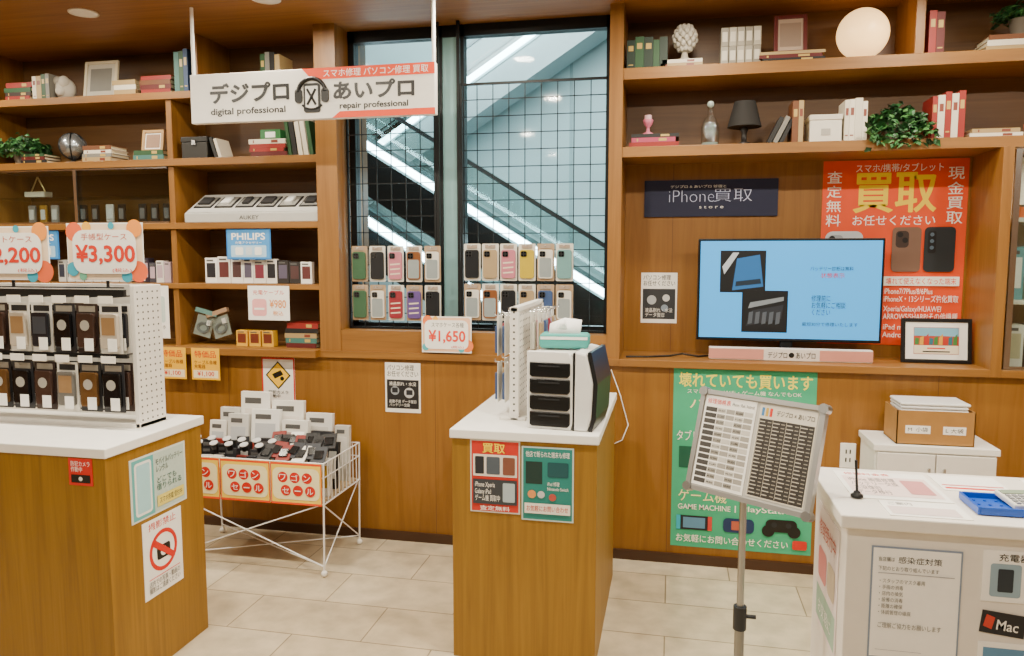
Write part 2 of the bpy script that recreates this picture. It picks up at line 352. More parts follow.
M().box(-.06,.06,-.04,.04,0,.055,mt('#2a6a38')).box(-.03,.03,-.042,-.04,.012,.042,WH).obj("gift_box",None,(-2.17,3.87,zt),label="small green box on stacked red books",category="box")
for i in range(2):
    for j in range(5):
        M().box(-.017,.017,-.06,.06,0,.085,mt(['#958f80','#857f70','#a69f8e'][(i+j)%3])).box(-.012,.012,-.0615,-.06,.02,.065,mt('#c9c2b0')).obj("small_box",None,(.225+j*.037,3.87,2.456+i*.0862),bevel=.002,label="small grey cardboard box in stacked block",category="box",group="grey boxes on the upper shelf")
r=emp("globe_lamp","glowing round white glass globe lamp","lamp",(.85,3.88,2.456))
M().lathe([(.05,0),(.05,.01),(.02,.02)],mt('#b08d57',.3,.9)).obj("base",r);M().ball((0,0,.125),.115,mt('#ffd08a',.4,0,1.9),32,20).obj("globe_shade",r)
r=emp("candle_holder","pink turned candle holder on stacked books","candle holder",(-.13,3.87,zh))
M().lathe([(.03,0),(.03,.008),(.01,.02),(.008,.04),(.02,.055),(.026,.075),(.022,.08)],mt('#c86a82',.4)).obj("body",r)
M().lathe([(.018,.08),(.018,.1)],mt('#d8b0b8')).obj("candle",r)
r=emp("glass_bottle","clear glass decanter with stopper","bottle",(.17,3.87,2.081))
M().lathe([(.04,0),(.043,.01),(.043,.1),(.03,.13),(.014,.15),(.013,.185),(.017,.19)],GLP).obj("body",r);M().lathe([(.036,.004),(.039,.012),(.039,.02)],mt('#8fa09a',.2)).obj("glass_base",r);M().ball((0,0,.205),.017,mt('#a7b7b0',.1,.1)).obj("stopper",r)
r=emp("table_lamp","small table lamp with black drum shade","lamp",(.33,3.87,2.081))
M().lathe([(.04,0),(.04,.01),(.014,.02),(.012,.06),(.02,.08),(.008,.1)],mt('#1f1a18',.4)).obj("base",r);M().lathe([(.08,.09),(.05,.21)],mt('#15120f',.8)).obj("lamp_shade",r)
r=emp("storage_box","white cardboard storage box with label","box",(.69,3.87,2.081))
M().box(-.07,.07,-.07,.07,0,.1,mt('#dcd6c8')).obj("body",r,bevel=.003);M().box(-.073,.073,-.073,.073,.1,.125,mt('#d2cbbb')).obj("lid",r,bevel=.003);M().box(-.02,.02,-.072,-.07,.03,.06,mt('#a8a39a')).obj("label_holder",r)
def plant(lab,loc,s,droop,n,seed,pot=True):
    R=random.Random(seed);r=emp("potted_plant",lab,"plant",loc)
    if pot:M().lathe([(.035,0),(.05,.08),(.053,.085)],mt('#6b6255')).obj("pot",r)
    m=M();gs=[mt('#1f4d24',.5),mt('#2d6230',.5),mt('#17391b',.5),mt('#45783c',.5)]
    for i in range(n):
        a=R.uniform(0,6.28);q=s*math.sqrt(R.random());z=.09+R.uniform(-.01,.09)*(1-q/s)+R.uniform(0,.03)-(droop*R.random()**1.5*(q/s))
        x=q*math.cos(a);y=q*math.sin(a)*.6
        if y<-.06 : y=R.uniform(-.14,-.05)
        elif z<.06: y=-.1-.03*R.random() ;x=R.uniform(-s,s)
        if z<.02: y=min(y,-.13)
        l=R.uniform(.016,.03);m.T=Matrix.Translation((x,y,z))@Euler((R.uniform(-.9,.9),R.uniform(-.9,.9),R.uniform(0,6.28))).to_matrix().to_4x4()
        m.add([(-l,0,0),(0,-l*.55,.004),(l,0,-.004),(0,l*.55,.004),(0,0,.008)],[(0,1,4),(1,2,4),(2,3,4),(3,0,4)],R.choice(gs))
    m.T=None
    for i in range(14):
        a=i*.45;m.tube([(0,0,.07),(s*.4*math.cos(a),s*.25*math.sin(a),.13),(s*.8*math.cos(a),s*.45*math.sin(a),.1)],.0018,gs[0],4)
    m.obj("foliage",r)
plant("bushy green ivy plant trailing over oak shelf",(-3.86,3.9,2.091),.18,.05,480,1)
plant("green ivy plant trailing over shelf edge",(1.01,3.88,2.081),.15,.16,460,2)
plant("green leafy plant resting on stacked books",(1.52,3.9,zp2),.12,.03,200,3)
r=emp("vase","small terracotta round vase","vase",(1.6,3.87,2.081));M().lathe([(.03,0),(.05,.03),(.055,.06),(.035,.1),(.025,.11),(.03,.12)],mt('#a8502e',.5)).obj("body",r);M().lathe([(.0305,.118),(.033,.124),(.026,.124)],mt('#7a3a22')).obj("rim",r)
for i,(x,c) in enumerate([(-3.78,'#888888'),(-3.70,'#a9823a'),(-3.62,'#989898'),(-3.42,'#2a2a2a'),(-3.34,'#2a2a2a'),(-3.24,'#d0d0d0'),(-3.16,'#2a2a2a'),(-3.02,'#303030'),(-2.94,'#303030'),(-2.86,'#303030')]):
    r=emp("accessory_stand","small metal phone accessory on display stand","phone accessory",(x,3.87,1.736),(0,0,0),"accessories in the glass cabinet")
    M().poly([(-.03,0),(.03,0),(.025,.012),(-.025,.012)],-.03,.03,mt('#8a8a8a',.3,.6)).obj("base",r)
    M().poly(rrect(-.024,.024,.012,.115,.006),-.006,.006,mt(c,.3,.5)).obj("body",r,bevel=.001)
    M().poly(rrect(-.015,.015,.03,.09,.004),-.009,-.006,mt('#5a5a5e' if c=='#2a2a2a' or c=='#303030' else '#b8b8b8')).obj("face_plate",r)
r=emp("camera_display_stand","triangular gold display stand","display stand",(-3.74,3.88,1.9015),(0,0,0));M().tube([(-.05,0,0.03),(0,0,.12),(.05,0,0.03),(-.05,0,0.03)],.004,mt('#c9b27a',.3,.8)).obj("wire_frame",r)
M().box(-.07,.07,-.03,.03,0,.03,mt('#b8b0a0')).obj("tray",r)
r=emp("accessory_display_tray","white sloped tray holding sample power adapters","display tray",(-2.275,3.84,1.736))
M().add([(-.41,-.06,0),(.41,-.06,0),(.41,.14,0),(-.41,.14,0),(-.41,-.06,.05),(.41,-.06,.05),(.41,.14,.17),(-.41,.14,.17)],[(3,2,1,0),(4,5,6,7),(0,1,5,4),(2,3,7,6),(0,4,7,3),(1,2,6,5)],mt('#b5b4ae')).obj("body",r,bevel=.003)
t=M();puttext(t,"AUKEY",-.07,.05,.014,.036,-.0612,mt('#3a3a3a'),.01);t.obj("lettering",r)
m=M();m.add([(-.4,-.05,.058),(.4,-.05,.058),(.4,.13,.166),(-.4,.13,.166)],[(0,1,2,3)],mt('#c4c3be'));m.obj("liner",r)
for k in range(6):
    m=M();m.T=Matrix.Translation((-.33+k*.13,.04,.114))@Matrix.Rotation(math.atan2(.12,.2),4,'X')
    m.box(-.055,.055,-.06,.06,0,.004,mt('#1c1c1e')).box(-.046,.046,-.05,.05,.004,.006,mt('#8e8d88'));a=[.035,.025,.02,.035,.022,.03][k]
    m.poly(rrect(-a,a,.006,.020,.004),-.035,.035,mt(['#2c2c2e','#e0e0de','#2c2c2e'][k%3])).obj("sample_adapter",r)
for x in (-2.295,-3.66):
    poster("brand_card","blue logo card above boxed accessories","sign",x-.135,x+.135,1.53,1.699,3.785,mt('#2d7cc4'),
     [('r',.03,.04,.97,.96,mt('#4292d4')),('rr',.1,.08,.9,.46,mt('#a8d0ec'),.1),('t',"PHILIPS",.12,.64,.88,.86,WH,.03),('t',"充電アクセサリー",.2,.5,.8,.59,WH,.01),('rr',.2,.14,.38,.4,WH,.2),('rr',.44,.14,.58,.4,mt('#c8d4dc'),.2),('rr',.64,.14,.8,.4,WH,.2)],th=.003)
def ppack(loc,w,h,d,c1,c2,grp,lab="white boxed phone accessory standing on shelf",rot=(0,0,0)):
    r=emp("accessory_box",lab,"packaged accessory",loc,rot,grp)
    M().box(-w/2,w/2,-d/2,d/2,0,h,mt(c1)).obj("carton",r,bevel=.0015)
    M().box(-w*.36,w*.36,-d/2-.001,-d/2,h*.22,h*.8,mt(c2)).box(-w*.36,w*.2,-d/2-.001,-d/2,h*.86,h*.93,mt('#555555')).obj("printed_front",r)
    return r
x=-2.60;i=0
while x<-1.96:
    wd=rnd(.062,.085);ppack((x+wd/2,3.84,1.396),wd-.003,rnd(.12,.155),.03,random.choice(['#e8e5dc','#e8e5dc','#2a2624','#f0eee8']),random.choice(['#5b2a2a','#4a3030','#1d1d23','#6c4a3a','#5a5468','#7a3040']),"white accessory boxes on the third shelf");x+=wd
x=-3.05
while x<-2.82:
    wd=rnd(.04,.06);ppack((x+wd/2,3.84,1.396),wd-.003,rnd(.11,.15),.05,random.choice(['#2a2230','#7a3a60','#d9d4cc','#3a3a44','#b8a0a8']),'#b8a0aa',"slim dark boxes on the third shelf","slim glossy dark accessory box standing on shelf");x+=wd
for i in range(8): ppack((-3.55+i*.06,3.84,1.396),.05,.13,.04,'#c9c9c4','#343a4a',"white accessory boxes on the third shelf")
poster("notice_card","white card with coloured print hanging under shelf","sign",-2.30,-2.05,1.195,1.385,3.769,PAPER,
 [('t',"充電ケーブル",.12,.74,.88,.88,mt('#d23a2a'),.01),('rr',.1,.12,.45,.62,mt('#f0a8a8'),.2),('t',"¥980",.52,.36,.92,.6,mt('#e08a20'),.02),('t',"税込",.6,.14,.85,.28,mt('#e08a20'),.01),('r',.15,.3,.4,.36,WH)])
poster("notice_card","white card showing phone stand hanging on shelf","sign",-2.92,-2.80,1.08,1.38,3.768,PAPER,[('rr',.2,.3,.8,.8,mt('#c8d8d0'),.2),('t',"スマホ\n修理",.2,.08,.8,.25,mt('#333333'))])
for i,(x,c) in enumerate(((-2.67,'#5f8a84'),(-2.50,'#a8886a'))):
    r=emp("cable_pouch","clear zip pouch with coiled cable inside","pouch",(x,3.84,1.041),(-.12,.25 if i==0 else -.3,0),"clear cable pouches on the lowest shelf")
    M().box(-.07,.07,-.010,.010,.04,.2,GLP).obj("bag",r)
    m=M()
    for q in (.022,.030): m.tube([(q*1.3*math.cos(k*.5),0,.10+q*math.sin(k*.5)) for k in range(14)],.0035,mt('#7a888c'),5)
    m.box(.02,.045,-.008,.008,.12,.15,WH);m.obj("coiled_cable",r);M().box(-.07,.07,-.012,.012,.18,.205,mt(c)).obj("header_label",r)
    M().box(-.055,.055,.006,.009,.05,.17,mt('#98a49c')).obj("insert_card",r)
for i,x in enumerate((-2.37,-2.29,-2.21)): ppack((x,3.83,1.041),.07,.09,.05,'#d8a52a','#6a2a14',"yellow boxes on the lowest shelf","yellow and brown accessory carton on shelf")
for i in range(2):
    x0=(-2.83,-2.62)[i]
    poster("price_tag","yellow price card with red lettering on shelf edge","sign",x0,x0+.175,.86,1.038,3.699,mt('#f2b81c'),
     [('r',.06,.06,.94,.3,mt('#f8e8c0')),('t',"特価品",.12,.70,.88,.92,RED,.02),('t',"ケーブル各種\n充電器",.1,.36,.9,.62,mt('#7a2a1a'),.0),('t',"¥1,100",.2,.1,.8,.27,RED,.02)],group="yellow price cards")
# ---------------------------------------------------------------- wire mesh panels on window
def meshp(x0,x1,z0,z1,lab):
    r=emp("wire_mesh_panel",lab,"wire mesh panel",((x0+x1)/2,3.86,z0));w=(x1-x0)/2;h=z1-z0;m=M()
    n=round((x1-x0)/.085)
    for i in range(1,n): x=-w+2*w*i/n;m.box(x-.0024,x+.0024,-.002,.002,0,h,WIRE)
    k=round(h/.085)
    for i in range(1,k): z=h*i/k;m.box(-w,w,-.0042,-.001,z-.0024,z+.0024,WIRE)
    m.obj("grid_wires",r)
    M().box(-w-.006,-w+.006,-.008,.006,0,h,WIRE).box(w-.006,w+.006,-.008,.006,0,h,WIRE).box(-w,w,-.008,.006,-.0,.012,WIRE).box(-w,w,-.008,.006,h-.012,h,WIRE).obj("frame",r)
    return r
meshp(-1.73,-1.235,1.152,2.46,"black wire grid panel holding phone cases");meshp(-1.09,-.33,1.152,2.44,"black wire grid panel over window glass")
for x in (-1.219,-1.106):
    M().box(-.008,.008,-.008,.008,0,1.605,WIRE).box(-.02,.02,-.015,.015,0,.004,WIRE).obj("steel_post",None,(x,3.86,1.152),label="black steel post between grid panels",category="post")
def case_proto(c,cardc,i,h=.165):
    r=emp("phone_case","x","phone case",(0,0,0))
    w=.082
    M().poly(rrect(-w/2-.008,w/2+.008,-h-.014,.03,.006),.004,.006,mt(cardc)).obj("backing_card",r)
    m=M();m.poly(rrect(-w/2,w/2,-h,-.004,.014),-.008,.004,mt(c,.3));m.obj("case_shell",r,bevel=.002)
    if i%4==3:
        m=M();m.poly(rrect(-w/2+.007,w/2-.007,-h+.007,-.05,.010),-.0086,-.008,mt('#8c9494',.2));m.obj("clear_window",r)
    elif i%4==1:
        m=M()
        for q in range(3): m.flat([(-.03,-.075-q*.028),(.03,-.07-q*.028),(.03,-.078-q*.028),(-.03,-.083-q*.028)],-.0083,mt('#d8c8b0'))
        m.obj("printed_pattern",r)
    m=M();m.poly(rrect(-w/2+.008,-w/2+.042,-.044,-.012,.008),-.0105,-.0086,mt('#2a2a2a',.3))
    for a,b in ((-.025,-.02),(-.009,-.036),(-.025,-.036),(-.009,-.02)): m.cyl((a,-.0105,b),(a,-.013,b),.0055,mt('#0c0c0e',.1),10)
    m.obj("camera_cutout",r)
    M().box(-.03,.03,-.0005,.004,.004,.024,mt('#9a8a7a')).obj("header_print",r)
    M().tube([(0,-.03,.016),(0,-.03,.02),(0,.03,.02)],.0022,mt('#d8d8d8',.3,.7)).obj("hook",r)
    return r
CC=[('#3a5c42','green'),('#b8707e','pink'),('#1c1d20','black'),('#d4d0c4','white'),('#a08a68','beige'),('#8a2a34','wine red'),('#3c5078','blue'),('#7a4a28','tan'),('#b8a028','yellow'),('#5c4880','purple'),('#6a9494','turquoise')]
protos={n:case_proto(c,'#d8d4c8' if i%3 else '#a88c6c',i) for i,(c,n) in enumerate(CC)}
used=set()
def put_case(n,loc,lab,grp,sc=1):
    p=protos[n]
    if n not in used: q=p;q.location=loc;used.add(n)
    else: q=dup(p,loc)
    q["label"]=lab;q["group"]=grp
    q.scale=(sc,1,sc)
rowsL=[['green','black','pink','tan','white'],['green','white','wine red','purple','black']]
for j,z in enumerate((1.575,1.365)):
    for i in range(5):
        n=rowsL[j][i];put_case(n,(-1.665+i*.104,3.835,z),n+" phone case on white card hanging from grid","phone cases hanging on the grid",.92)
rowsR=[['black','beige','pink','yellow','white','turquoise'],['white','tan','black','beige','blue','white']]
for j,z in enumerate((1.585,1.375)):
    for i in range(6):
        n=rowsR[j][i];put_case(n,(-1.03+i*.098,3.835,z),n+" phone case on white card hanging from grid","phone cases hanging on the grid",.92)
poster("price_sign","white price sign with red price and bubbles","sign",-1.28,-1.01,1.045,1.235,3.742,PAPER,
 [('rr',.02,.03,.98,.97,mt('#f2c09a'),.08),('c',.12,.88,.1,mt('#f07a3a')),('c',.28,.93,.05,mt('#f2b23a')),('c',.92,.2,.12,mt('#f07a3a')),('c',.8,.1,.06,mt('#4ab0b8')),('c',.08,.15,.07,mt('#4ab0b8')),('rr',.06,.1,.94,.9,mt('#fbf6ee'),.2),('t',"スマホケース各種",.2,.7,.85,.84,mt('#444444')),('t',"¥1,650",.14,.26,.88,.62,mt('#e23a20'),.03),('t',"(税込)",.6,.12,.85,.2,mt('#e23a20'))])
# ---------------------------------------------------------------- wall posters
PY=3.7695
poster("security_notice","white poster with yellow camera warning diamond","poster",-2.23,-2.03,.74,.988,PY,PAPER,
 [('r',0,0,1,.04,RED),('r',0,.96,1,1,RED),('r',0,0,.04,1,RED),('r',.96,0,1,1,RED),('p',[(.5,.28),(.88,.6),(.5,.92),(.12,.6)],BK),('p',[(.5,.32),(.83,.6),(.5,.88),(.17,.6)],mt('#ffc81e')),('p',[(.32,.62),(.58,.72),(.66,.62),(.4,.52)],BK),('c',.62,.53,.06,BK),('t',"防犯カメラ\n作動中",.2,.09,.8,.26,BK,.02)])
poster("repair_notice","white and black notice about computer repairs","poster",-1.50,-1.30,.71,.98,PY,PAPER,
 [('t',"パソコン修理\nお任せください",.06,.72,.94,.96,BK,.02),('r',.05,.08,.95,.66,mt('#1c1c1e')),('c',.28,.44,.12,mt('#9aa0a8')),('c',.68,.40,.14,mt('#c0c0c0')),('r',.2,.4,.36,.5,DG),('r',.6,.36,.78,.46,DG),('t',"液晶割れ・水没",.12,.54,.88,.62,WH),('t',"起動不良 データ復旧\nバッテリー交換",.12,.12,.88,.26,WH)])
poster("repair_notice","white and black computer repair notice on wall","poster",-.16,.03,1.19,1.46,4.0995,PAPER,
 [('t',"パソコン修理\nお任せください",.06,.74,.94,.96,BK,.02),('r',.05,.08,.95,.68,mt('#303236')),('c',.3,.46,.13,mt('#b0b4b8')),('c',.7,.5,.1,mt('#d0d0d0')),('c',.66,.3,.1,mt('#8898a8')),('t',"液晶割れ・水没\nデータ復旧",.12,.12,.88,.3,WH)])
poster("store_sign","navy blue sign board with white lettering","sign",-.15,.525,1.755,1.945,4.0995,NAVY,
 [('t',"デジプロ & あいプロ 修理と",.2,.78,.62,.86,WH),('t',"iPhone",.19,.40,.53,.72,mt('#c8d0f0'),-.024),('t',"買取",.53,.40,.81,.74,mt('#c8d0f0'),-.014),('t',"s t o r e",.42,.22,.6,.29,WH)],th=.012)
WT=mt('#fff6ea',.6);OP=mt('#ec4c12',.55)
els=[('t',"スマホ/携帯/タブレット",.23,.935,.83,.98,WT,.02),('t',"買取",.22,.72,.79,.93,YE,.03),('t',"お任せください",.22,.65,.79,.705,WT,.02)]
for i,ch in enumerate("査定無料"): els.append(('t',ch,.03,.88-i*.078,.135,.945-i*.078,WT,.02))
for i,ch in enumerate("現金買取"): els.append(('t',ch,.86,.89-i*.078,.97,.955-i*.078,WT,.02))
els+=[('rr',.03,.42,.3,.62,mt('#c8ccd2'),.2),('rr',.05,.52,.16,.6,mt('#9aa0a8'),.3),('c',.08,.58,.022,BK),('c',.13,.545,.022,BK),('rr',.5,.4,.7,.64,mt('#7a5c4c'),.15),('rr',.525,.53,.615,.62,mt('#3a2a24'),.3),('c',.555,.6,.02,BK),('c',.59,.57,.02,BK),('rr',.72,.4,.93,.64,mt('#20262a'),.15),('rr',.745,.5,.80,.62,BK,.3),('c',.772,.6,.014,mt('#556677')),('c',.772,.565,.014,mt('#556677')),('c',.772,.53,.014,mt('#556677')),
 ('r',.45,.325,.97,.375,WT),('t',"壊れて使えなくなった端末",.47,.332,.95,.368,OP,.02),('t',"iPhone7/7Plus/8/6Plus\niPhoneX・13シリーズ強化買取",.46,.235,.97,.31,WT,.02),('t',"Xperia/Galaxy/HUAWEI\nARROWS/SHARP/その他機種",.46,.14,.97,.215,WT,.02),('t',"iPad mini・Air\nAndroid タブレット",.46,.04,.9,.115,WT,.02)]
poster("trade_in_poster","large orange poster with yellow lettering and phones","poster",.74,1.41,1.10,2.025,4.0995,OP,els)
GR=mt('#3cae80',.6);DGN=mt('#135a44');CR=mt('#fff0b0',.6)
poster("trade_in_poster","tall green poster with yellow headline and consoles","poster",.02,.69,.09,.995,PY,GR,
 [('t',"壊れていても買います",.04,.9,.97,.98,mt('#ffee50'),.03),('t',"スマホ・PC・WiFi・ゲーム機 なんでもOK",.1,.865,.9,.89,WT),('t',"パソコン | iMac",.12,.77,.95,.84,CR,.02),('t',"タブレット",.03,.6,.3,.66,WT,.02),('r',.05,.45,.3,.57,DGN),('rr',.2,.5,.95,.72,mt('#2a8866'),.1),
  ('t',"ゲーム機",.05,.26,.4,.33,CR,.02),('t',"GAME MACHINE",.05,.215,.43,.245,WT,.02),('t',"| PlayStation",.46,.212,.9,.252,WT,.02),
  ('rr',.04,.1,.3,.18,mt('#1b1b20'),.25),('r',.09,.11,.25,.17,mt('#5888a8')),('r',.04,.1,.07,.18,mt('#2cb0c8')),('r',.27,.1,.3,.18,mt('#d03a30')),('rr',.38,.1,.6,.18,mt('#18305a'),.3),('r',.44,.115,.54,.165,mt('#b85a40')),('rr',.68,.12,.9,.19,BK,.4),('c',.70,.125,.045,BK),('c',.88,.125,.045,BK),('c',.74,.16,.02,DG),('c',.84,.16,.02,DG),('t',"お気軽にお問い合わせください",.04,.03,.84,.075,WT,.02),('rr',.87,.03,.97,.08,RED,.2)])
r=emp("wall_outlet","white double wall outlet plate","outlet",(.84,3.7695,.6));M().box(-.035,.035,-.008,0,-.06,.06,WH).obj("plate",r,bevel=.002);M().box(-.012,-.006,-.0095,-.008,.01,.03,BK).box(.006,.012,-.0095,-.008,.01,.03,BK).box(-.012,-.006,-.0095,-.008,-.03,-.01,BK).box(.006,.012,-.0095,-.008,-.03,-.01,BK).obj("socket",r)
M().tube([(-.29,3.765,.98),(-.24,3.75,.85),(-.2,3.76,.7),(-.23,3.76,.62),(-.27,3.763,.6)],.003,WH,6).obj("power_cable",None,label="white power cable hanging on wood wall",category="cable")
M().tube([(-.22,3.82,1.0405),(-.1,3.84,1.0405),(.0,3.9,1.0405),(.06,3.87,1.055),(.14,3.9,1.0405),(.2,3.95,1.0405)],.005,BK,6).obj("power_cable",None,label="black power cable lying on ledge",category="cable")
# ---------------------------------------------------------------- television
r=emp("television","wide flat television showing light blue slide","television",(.57,3.95,1.036))
M().box(-.44,.44,0,.035,.085,.60,mt('#0c0c0e',.3)).obj("bezel",r,bevel=.004)
SB=mt('#3498e0',.3,0,.8)
M().box(-.428,.428,-.002,0,.1,.588,SB).obj("screen",r)
m=M();PH=mt('#101216',.4);
m.box(-.33,-.11,-.003,-.002,.33,.54,PH).box(-.22,.0,-.0036,-.0028,.13,.34,PH)
m.flat([(-.27,.34),(-.12,.36),(-.14,.52),(-.25,.5)],-.0032,mt('#2a5f98',.3,0,.3)).flat([(-.31,.42),(-.24,.53),(-.27,.53),(-.32,.46)],-.0034,mt('#a8b0b8',.3,0,.3)).flat([(-.255,.36),(-.13,.375),(-.135,.40),(-.252,.385)],-.0035,mt('#1a2a3a',.4))
m.flat([(-.2,.16),(-.03,.2),(-.02,.27),(-.17,.24)],-.004,mt('#262a32',.4)).flat([(-.19,.25),(-.02,.29),(-.02,.31),(-.18,.28)],-.0042,mt('#7a848e',.4))
for i in range(5): m.flat([(-.19+i*.033,.17),(-.17+i*.033,.175),(-.165+i*.033,.235),(-.185+i*.033,.23)],-.0045,mt('#4d5560',.4))
m.obj("slide_picture",r)
t=M();NB=mt('#12304a',.5);puttext(t,"バッテリー診断は無料",.1,.3,.44,.462,-.003,NB);puttext(t,"状態表示",.15,.26,.405,.43,-.003,mt('#c0301a',.5),.02);puttext(t,"修理前に\nお気軽にご相談\nください",.11,.27,.22,.32,-.003,NB);puttext(t,"最短30分で修理いたします",.07,.33,.165,.185,-.003,NB);t.obj("slide_lettering",r)
M().box(-.12,.12,-.04,.08,0,.008,BK).box(-.03,.03,.01,.03,.008,.12,BK).obj("stand",r,bevel=.003)
r=emp("name_bar","white and pink bar sign below television","sign",(.57,3.86,1.036))
M().box(-.38,.38,-.02,.02,0,.062,mt('#d8d0c8')).obj("bar",r,bevel=.004);M().box(-.38,-.12,-.022,-.02,.006,.056,mt('#c88878')).box(.14,.38,-.022,-.02,.006,.056,mt('#c88878')).obj("printed_graphic",r)
t=M();puttext(t,"デジプロ",-.1,-.01,.014,.046,-.0222,BK,.02);puttext(t,"あいプロ",.03,.12,.014,.046,-.0222,BK,.02);t.obj("lettering",r)
M().cyl((0.01,-.0215,.03),(0.01,-.020,.03),.013,BK,16).obj("emblem",r)
# ---------------------------------------------------------------- hanging sign
SX=-1.71;r=emp("hanging_shop_sign","white hanging sign with black lettering and orange band","sign",(SX,3.4,2.2))
W=.63;H_=.235
M().box(-W,W,-.02,.02,0,H_,mt('#f4f0e7',.5)).obj("sign_panel",r,bevel=.003)
M().poly([(.02,.182),(W,.182),(W,H_-.001),(-.03,H_-.001)],-.0212,-.0205,OR).poly([(.12,.001),(W,.001),(W,.03),(.16,.03)],-.0212,-.0205,OR).obj("orange_band",r)
t=M();puttext(t,"デジプロ",-.52,-.1,.092,.185,-.0216,BK,.06);puttext(t,"digital professional",-.52,-.12,.028,.068,-.0216,BK,.03);puttext(t,"あいプロ",.13,.53,.085,.168,-.0216,BK,.06);puttext(t,"repair professional",.16,.5,.034,.07,-.0222,BK,.03);puttext(t,"スマホ修理 パソコン修理 買取",.08,.6,.19,.226,-.0218,WH,.02);t.obj("lettering",r)
m=M();cz=.115
m.tube([(.02+.072*math.cos(a),-.026,cz+.072*math.sin(a)) for a in [math.radians(q) for q in range(10,171,10)]],.010,BK,8)
m.tube([(.02+.07*math.cos(a),-.024,cz+.07*math.sin(a)) for a in [math.radians(q) for q in range(225,316,10)]],.006,BK,6)
m.poly(rrect(-.022,.062,.03,.165,.012),-.026,-.021,BK).poly(rrect(-.012,.052,.048,.152,.004),-.0275,-.026,WH)
m.tube([(-.002,-.029,.065),(.042,-.029,.137)],.006,BK,6);m.tube([(.042,-.029,.065),(-.002,-.029,.137)],.006,BK,6)
m.poly(rrect(-.066,-.03,.075,.14,.014),-.030,-.021,BK).poly(rrect(.07,.106,.075,.14,.014),-.030,-.021,BK);m.obj("emblem",r)
for x in (-W+.01,W-.01):
    M().cyl((x,0,H_),(x,0,.56),.009,WH,12).obj("suspension_rod",r)
def dl(x,y,e=26,col=(1,.9,.72)):
    r=emp("ceiling_downlight","round recessed white ceiling downlight","ceiling light",(x,y,2.76))
    M().lathe([(.055,-.006),(.07,-.006),(.07,0),(.055,0)],WH).obj("trim_ring",r);M().cyl((0,0,-.004),(0,0,-.001),.054,mt('#fff3dc',.4,0,4),24).obj("diffuser",r)
    l=bpy.data.lights.new("downlight_lamp",'AREA');l.shape='DISK';l.size=.12;l.energy=e;l.color=col
    o=bpy.data.objects.new("lamp",l);COL.objects.link(o);o.parent=r;o.location=(0,0,-.03)
for x in (-3.9,-2.9,-1.9,-.9,.1,1.1,2.1):
    for y in (3.35,2.2): dl(x,y,(13 if y>3 else 30))
for x in (-3.4,-1.4,.6): dl(x,.6,26)
for x in (-3.4,-1.4,.6): dl(x,-.9,14)
for lc,rt,en,sz in (((-1.2,4.9,4.6),(math.radians(55),0,0),300,3),((-1.2,6.4,-.5),(math.radians(150),0,0),110,3)):  # unseen fill lights added to brighten the hall behind the window
    l=bpy.data.lights.new("atrium_fill",'AREA');l.size=sz;l.energy=en;l.color=(.84,.98,1);o=bpy.data.objects.new("atrium_fill",l);COL.objects.link(o);o.location=lc;o.rotation_euler=rt
    o["label"]="added cool fill light brightening the escalator hall";o["category"]="light"
# ---------------------------------------------------------------- counters
def counter(lab,x0,x1,y0,y1,h,topm,bodym,ins=.02,th=.035):
    r=emp("service_counter",lab,"counter",((x0+x1)/2,(y0+y1)/2,0));w=(x1-x0)/2;d=(y1-y0)/2
    M().box(-w,w,-d,d,h-th,h,topm).obj("countertop",r,bevel=.004)
    M().box(-w+ins,w-ins,-d+ins,d-ins,.0,h-th,bodym).obj("body",r,bevel=.002)
    return r
counter("wood veneer counter with white top holding pegboard rack",-3.3,-1.86,2.14,2.69,.9,WH,WC,.01)
counter("wood veneer counter with white top holding drawer unit",-.81,-.245,2.67,3.56,.9,WH,WC,.008)
counter("white service counter covered in notices",.43,1.9,1.97,2.42,.9,mt('#ece6dc',.4),mt('#e4ded4',.5),.02,.035)
CY=2.6775
poster("service_poster","red and white trade-in poster with phone pictures","poster",-.73,-.538,.585,.865,CY,mt('#c9c4bc'),
 [('r',.03,.02,.97,.98,mt('#c4291c')),('t',"買取",.25,.82,.7,.95,YE,.03),('r',.06,.5,.94,.8,mt('#e4d9d0')),('rr',.1,.53,.28,.77,mt('#20242c'),.1),('rr',.33,.53,.6,.77,mt('#4a5460'),.1),('rr',.66,.53,.9,.77,mt('#7b4a3a'),.1),('r',.06,.12,.94,.46,mt('#34383f')),('t',"iPhone Xperia\nGalaxy iPad\nゲーム機 買取中",.1,.16,.6,.42,WH),('rr',.66,.16,.9,.42,mt('#a8b8c0'),.1),('t',"査定無料",.2,.035,.8,.1,WH,.02)])
poster("service_poster","teal repair poster with device pictures","poster",-.532,-.337,.567,.848,CY,mt('#b9cec9'),
 [('r',.03,.02,.97,.98,mt('#1f7b74')),('t',"他店で断られた端末も修理",.08,.86,.92,.94,WH,.01),('r',.08,.5,.4,.8,mt('#10302c')),('rr',.5,.6,.9,.8,mt('#0f4a50'),.1),('t',"iPad 修理\nNintendo Switch",.5,.42,.9,.54,WH),('c',.2,.36,.08,mt('#d89050')),('c',.38,.36,.07,mt('#c0c0c0')),('c',.6,.33,.07,mt('#b04a40')),('r',.06,.1,.94,.24,mt('#e7e2d6')),('t',"お気軽にお問い合わせ",.1,.13,.9,.21,mt('#c03a2a'),.02)])
poster("security_notice","small red and black notice on counter front","sign",-2.015,-1.92,.765,.86,2.1495,RED,[('t',"防犯カメラ\n作動中",.1,.5,.9,.9,WH,.02),('r',.1,.1,.9,.4,BK),('c',.5,.25,.08,WH)])
def side(name,lab,y0,y1,z0,z1,base,els): return poster(name,lab,"poster",y0,y1,z0,z1,0,base,els,rot=(0,0,math.pi/2),loc=(-1.8695,(y0+y1)/2,z0))
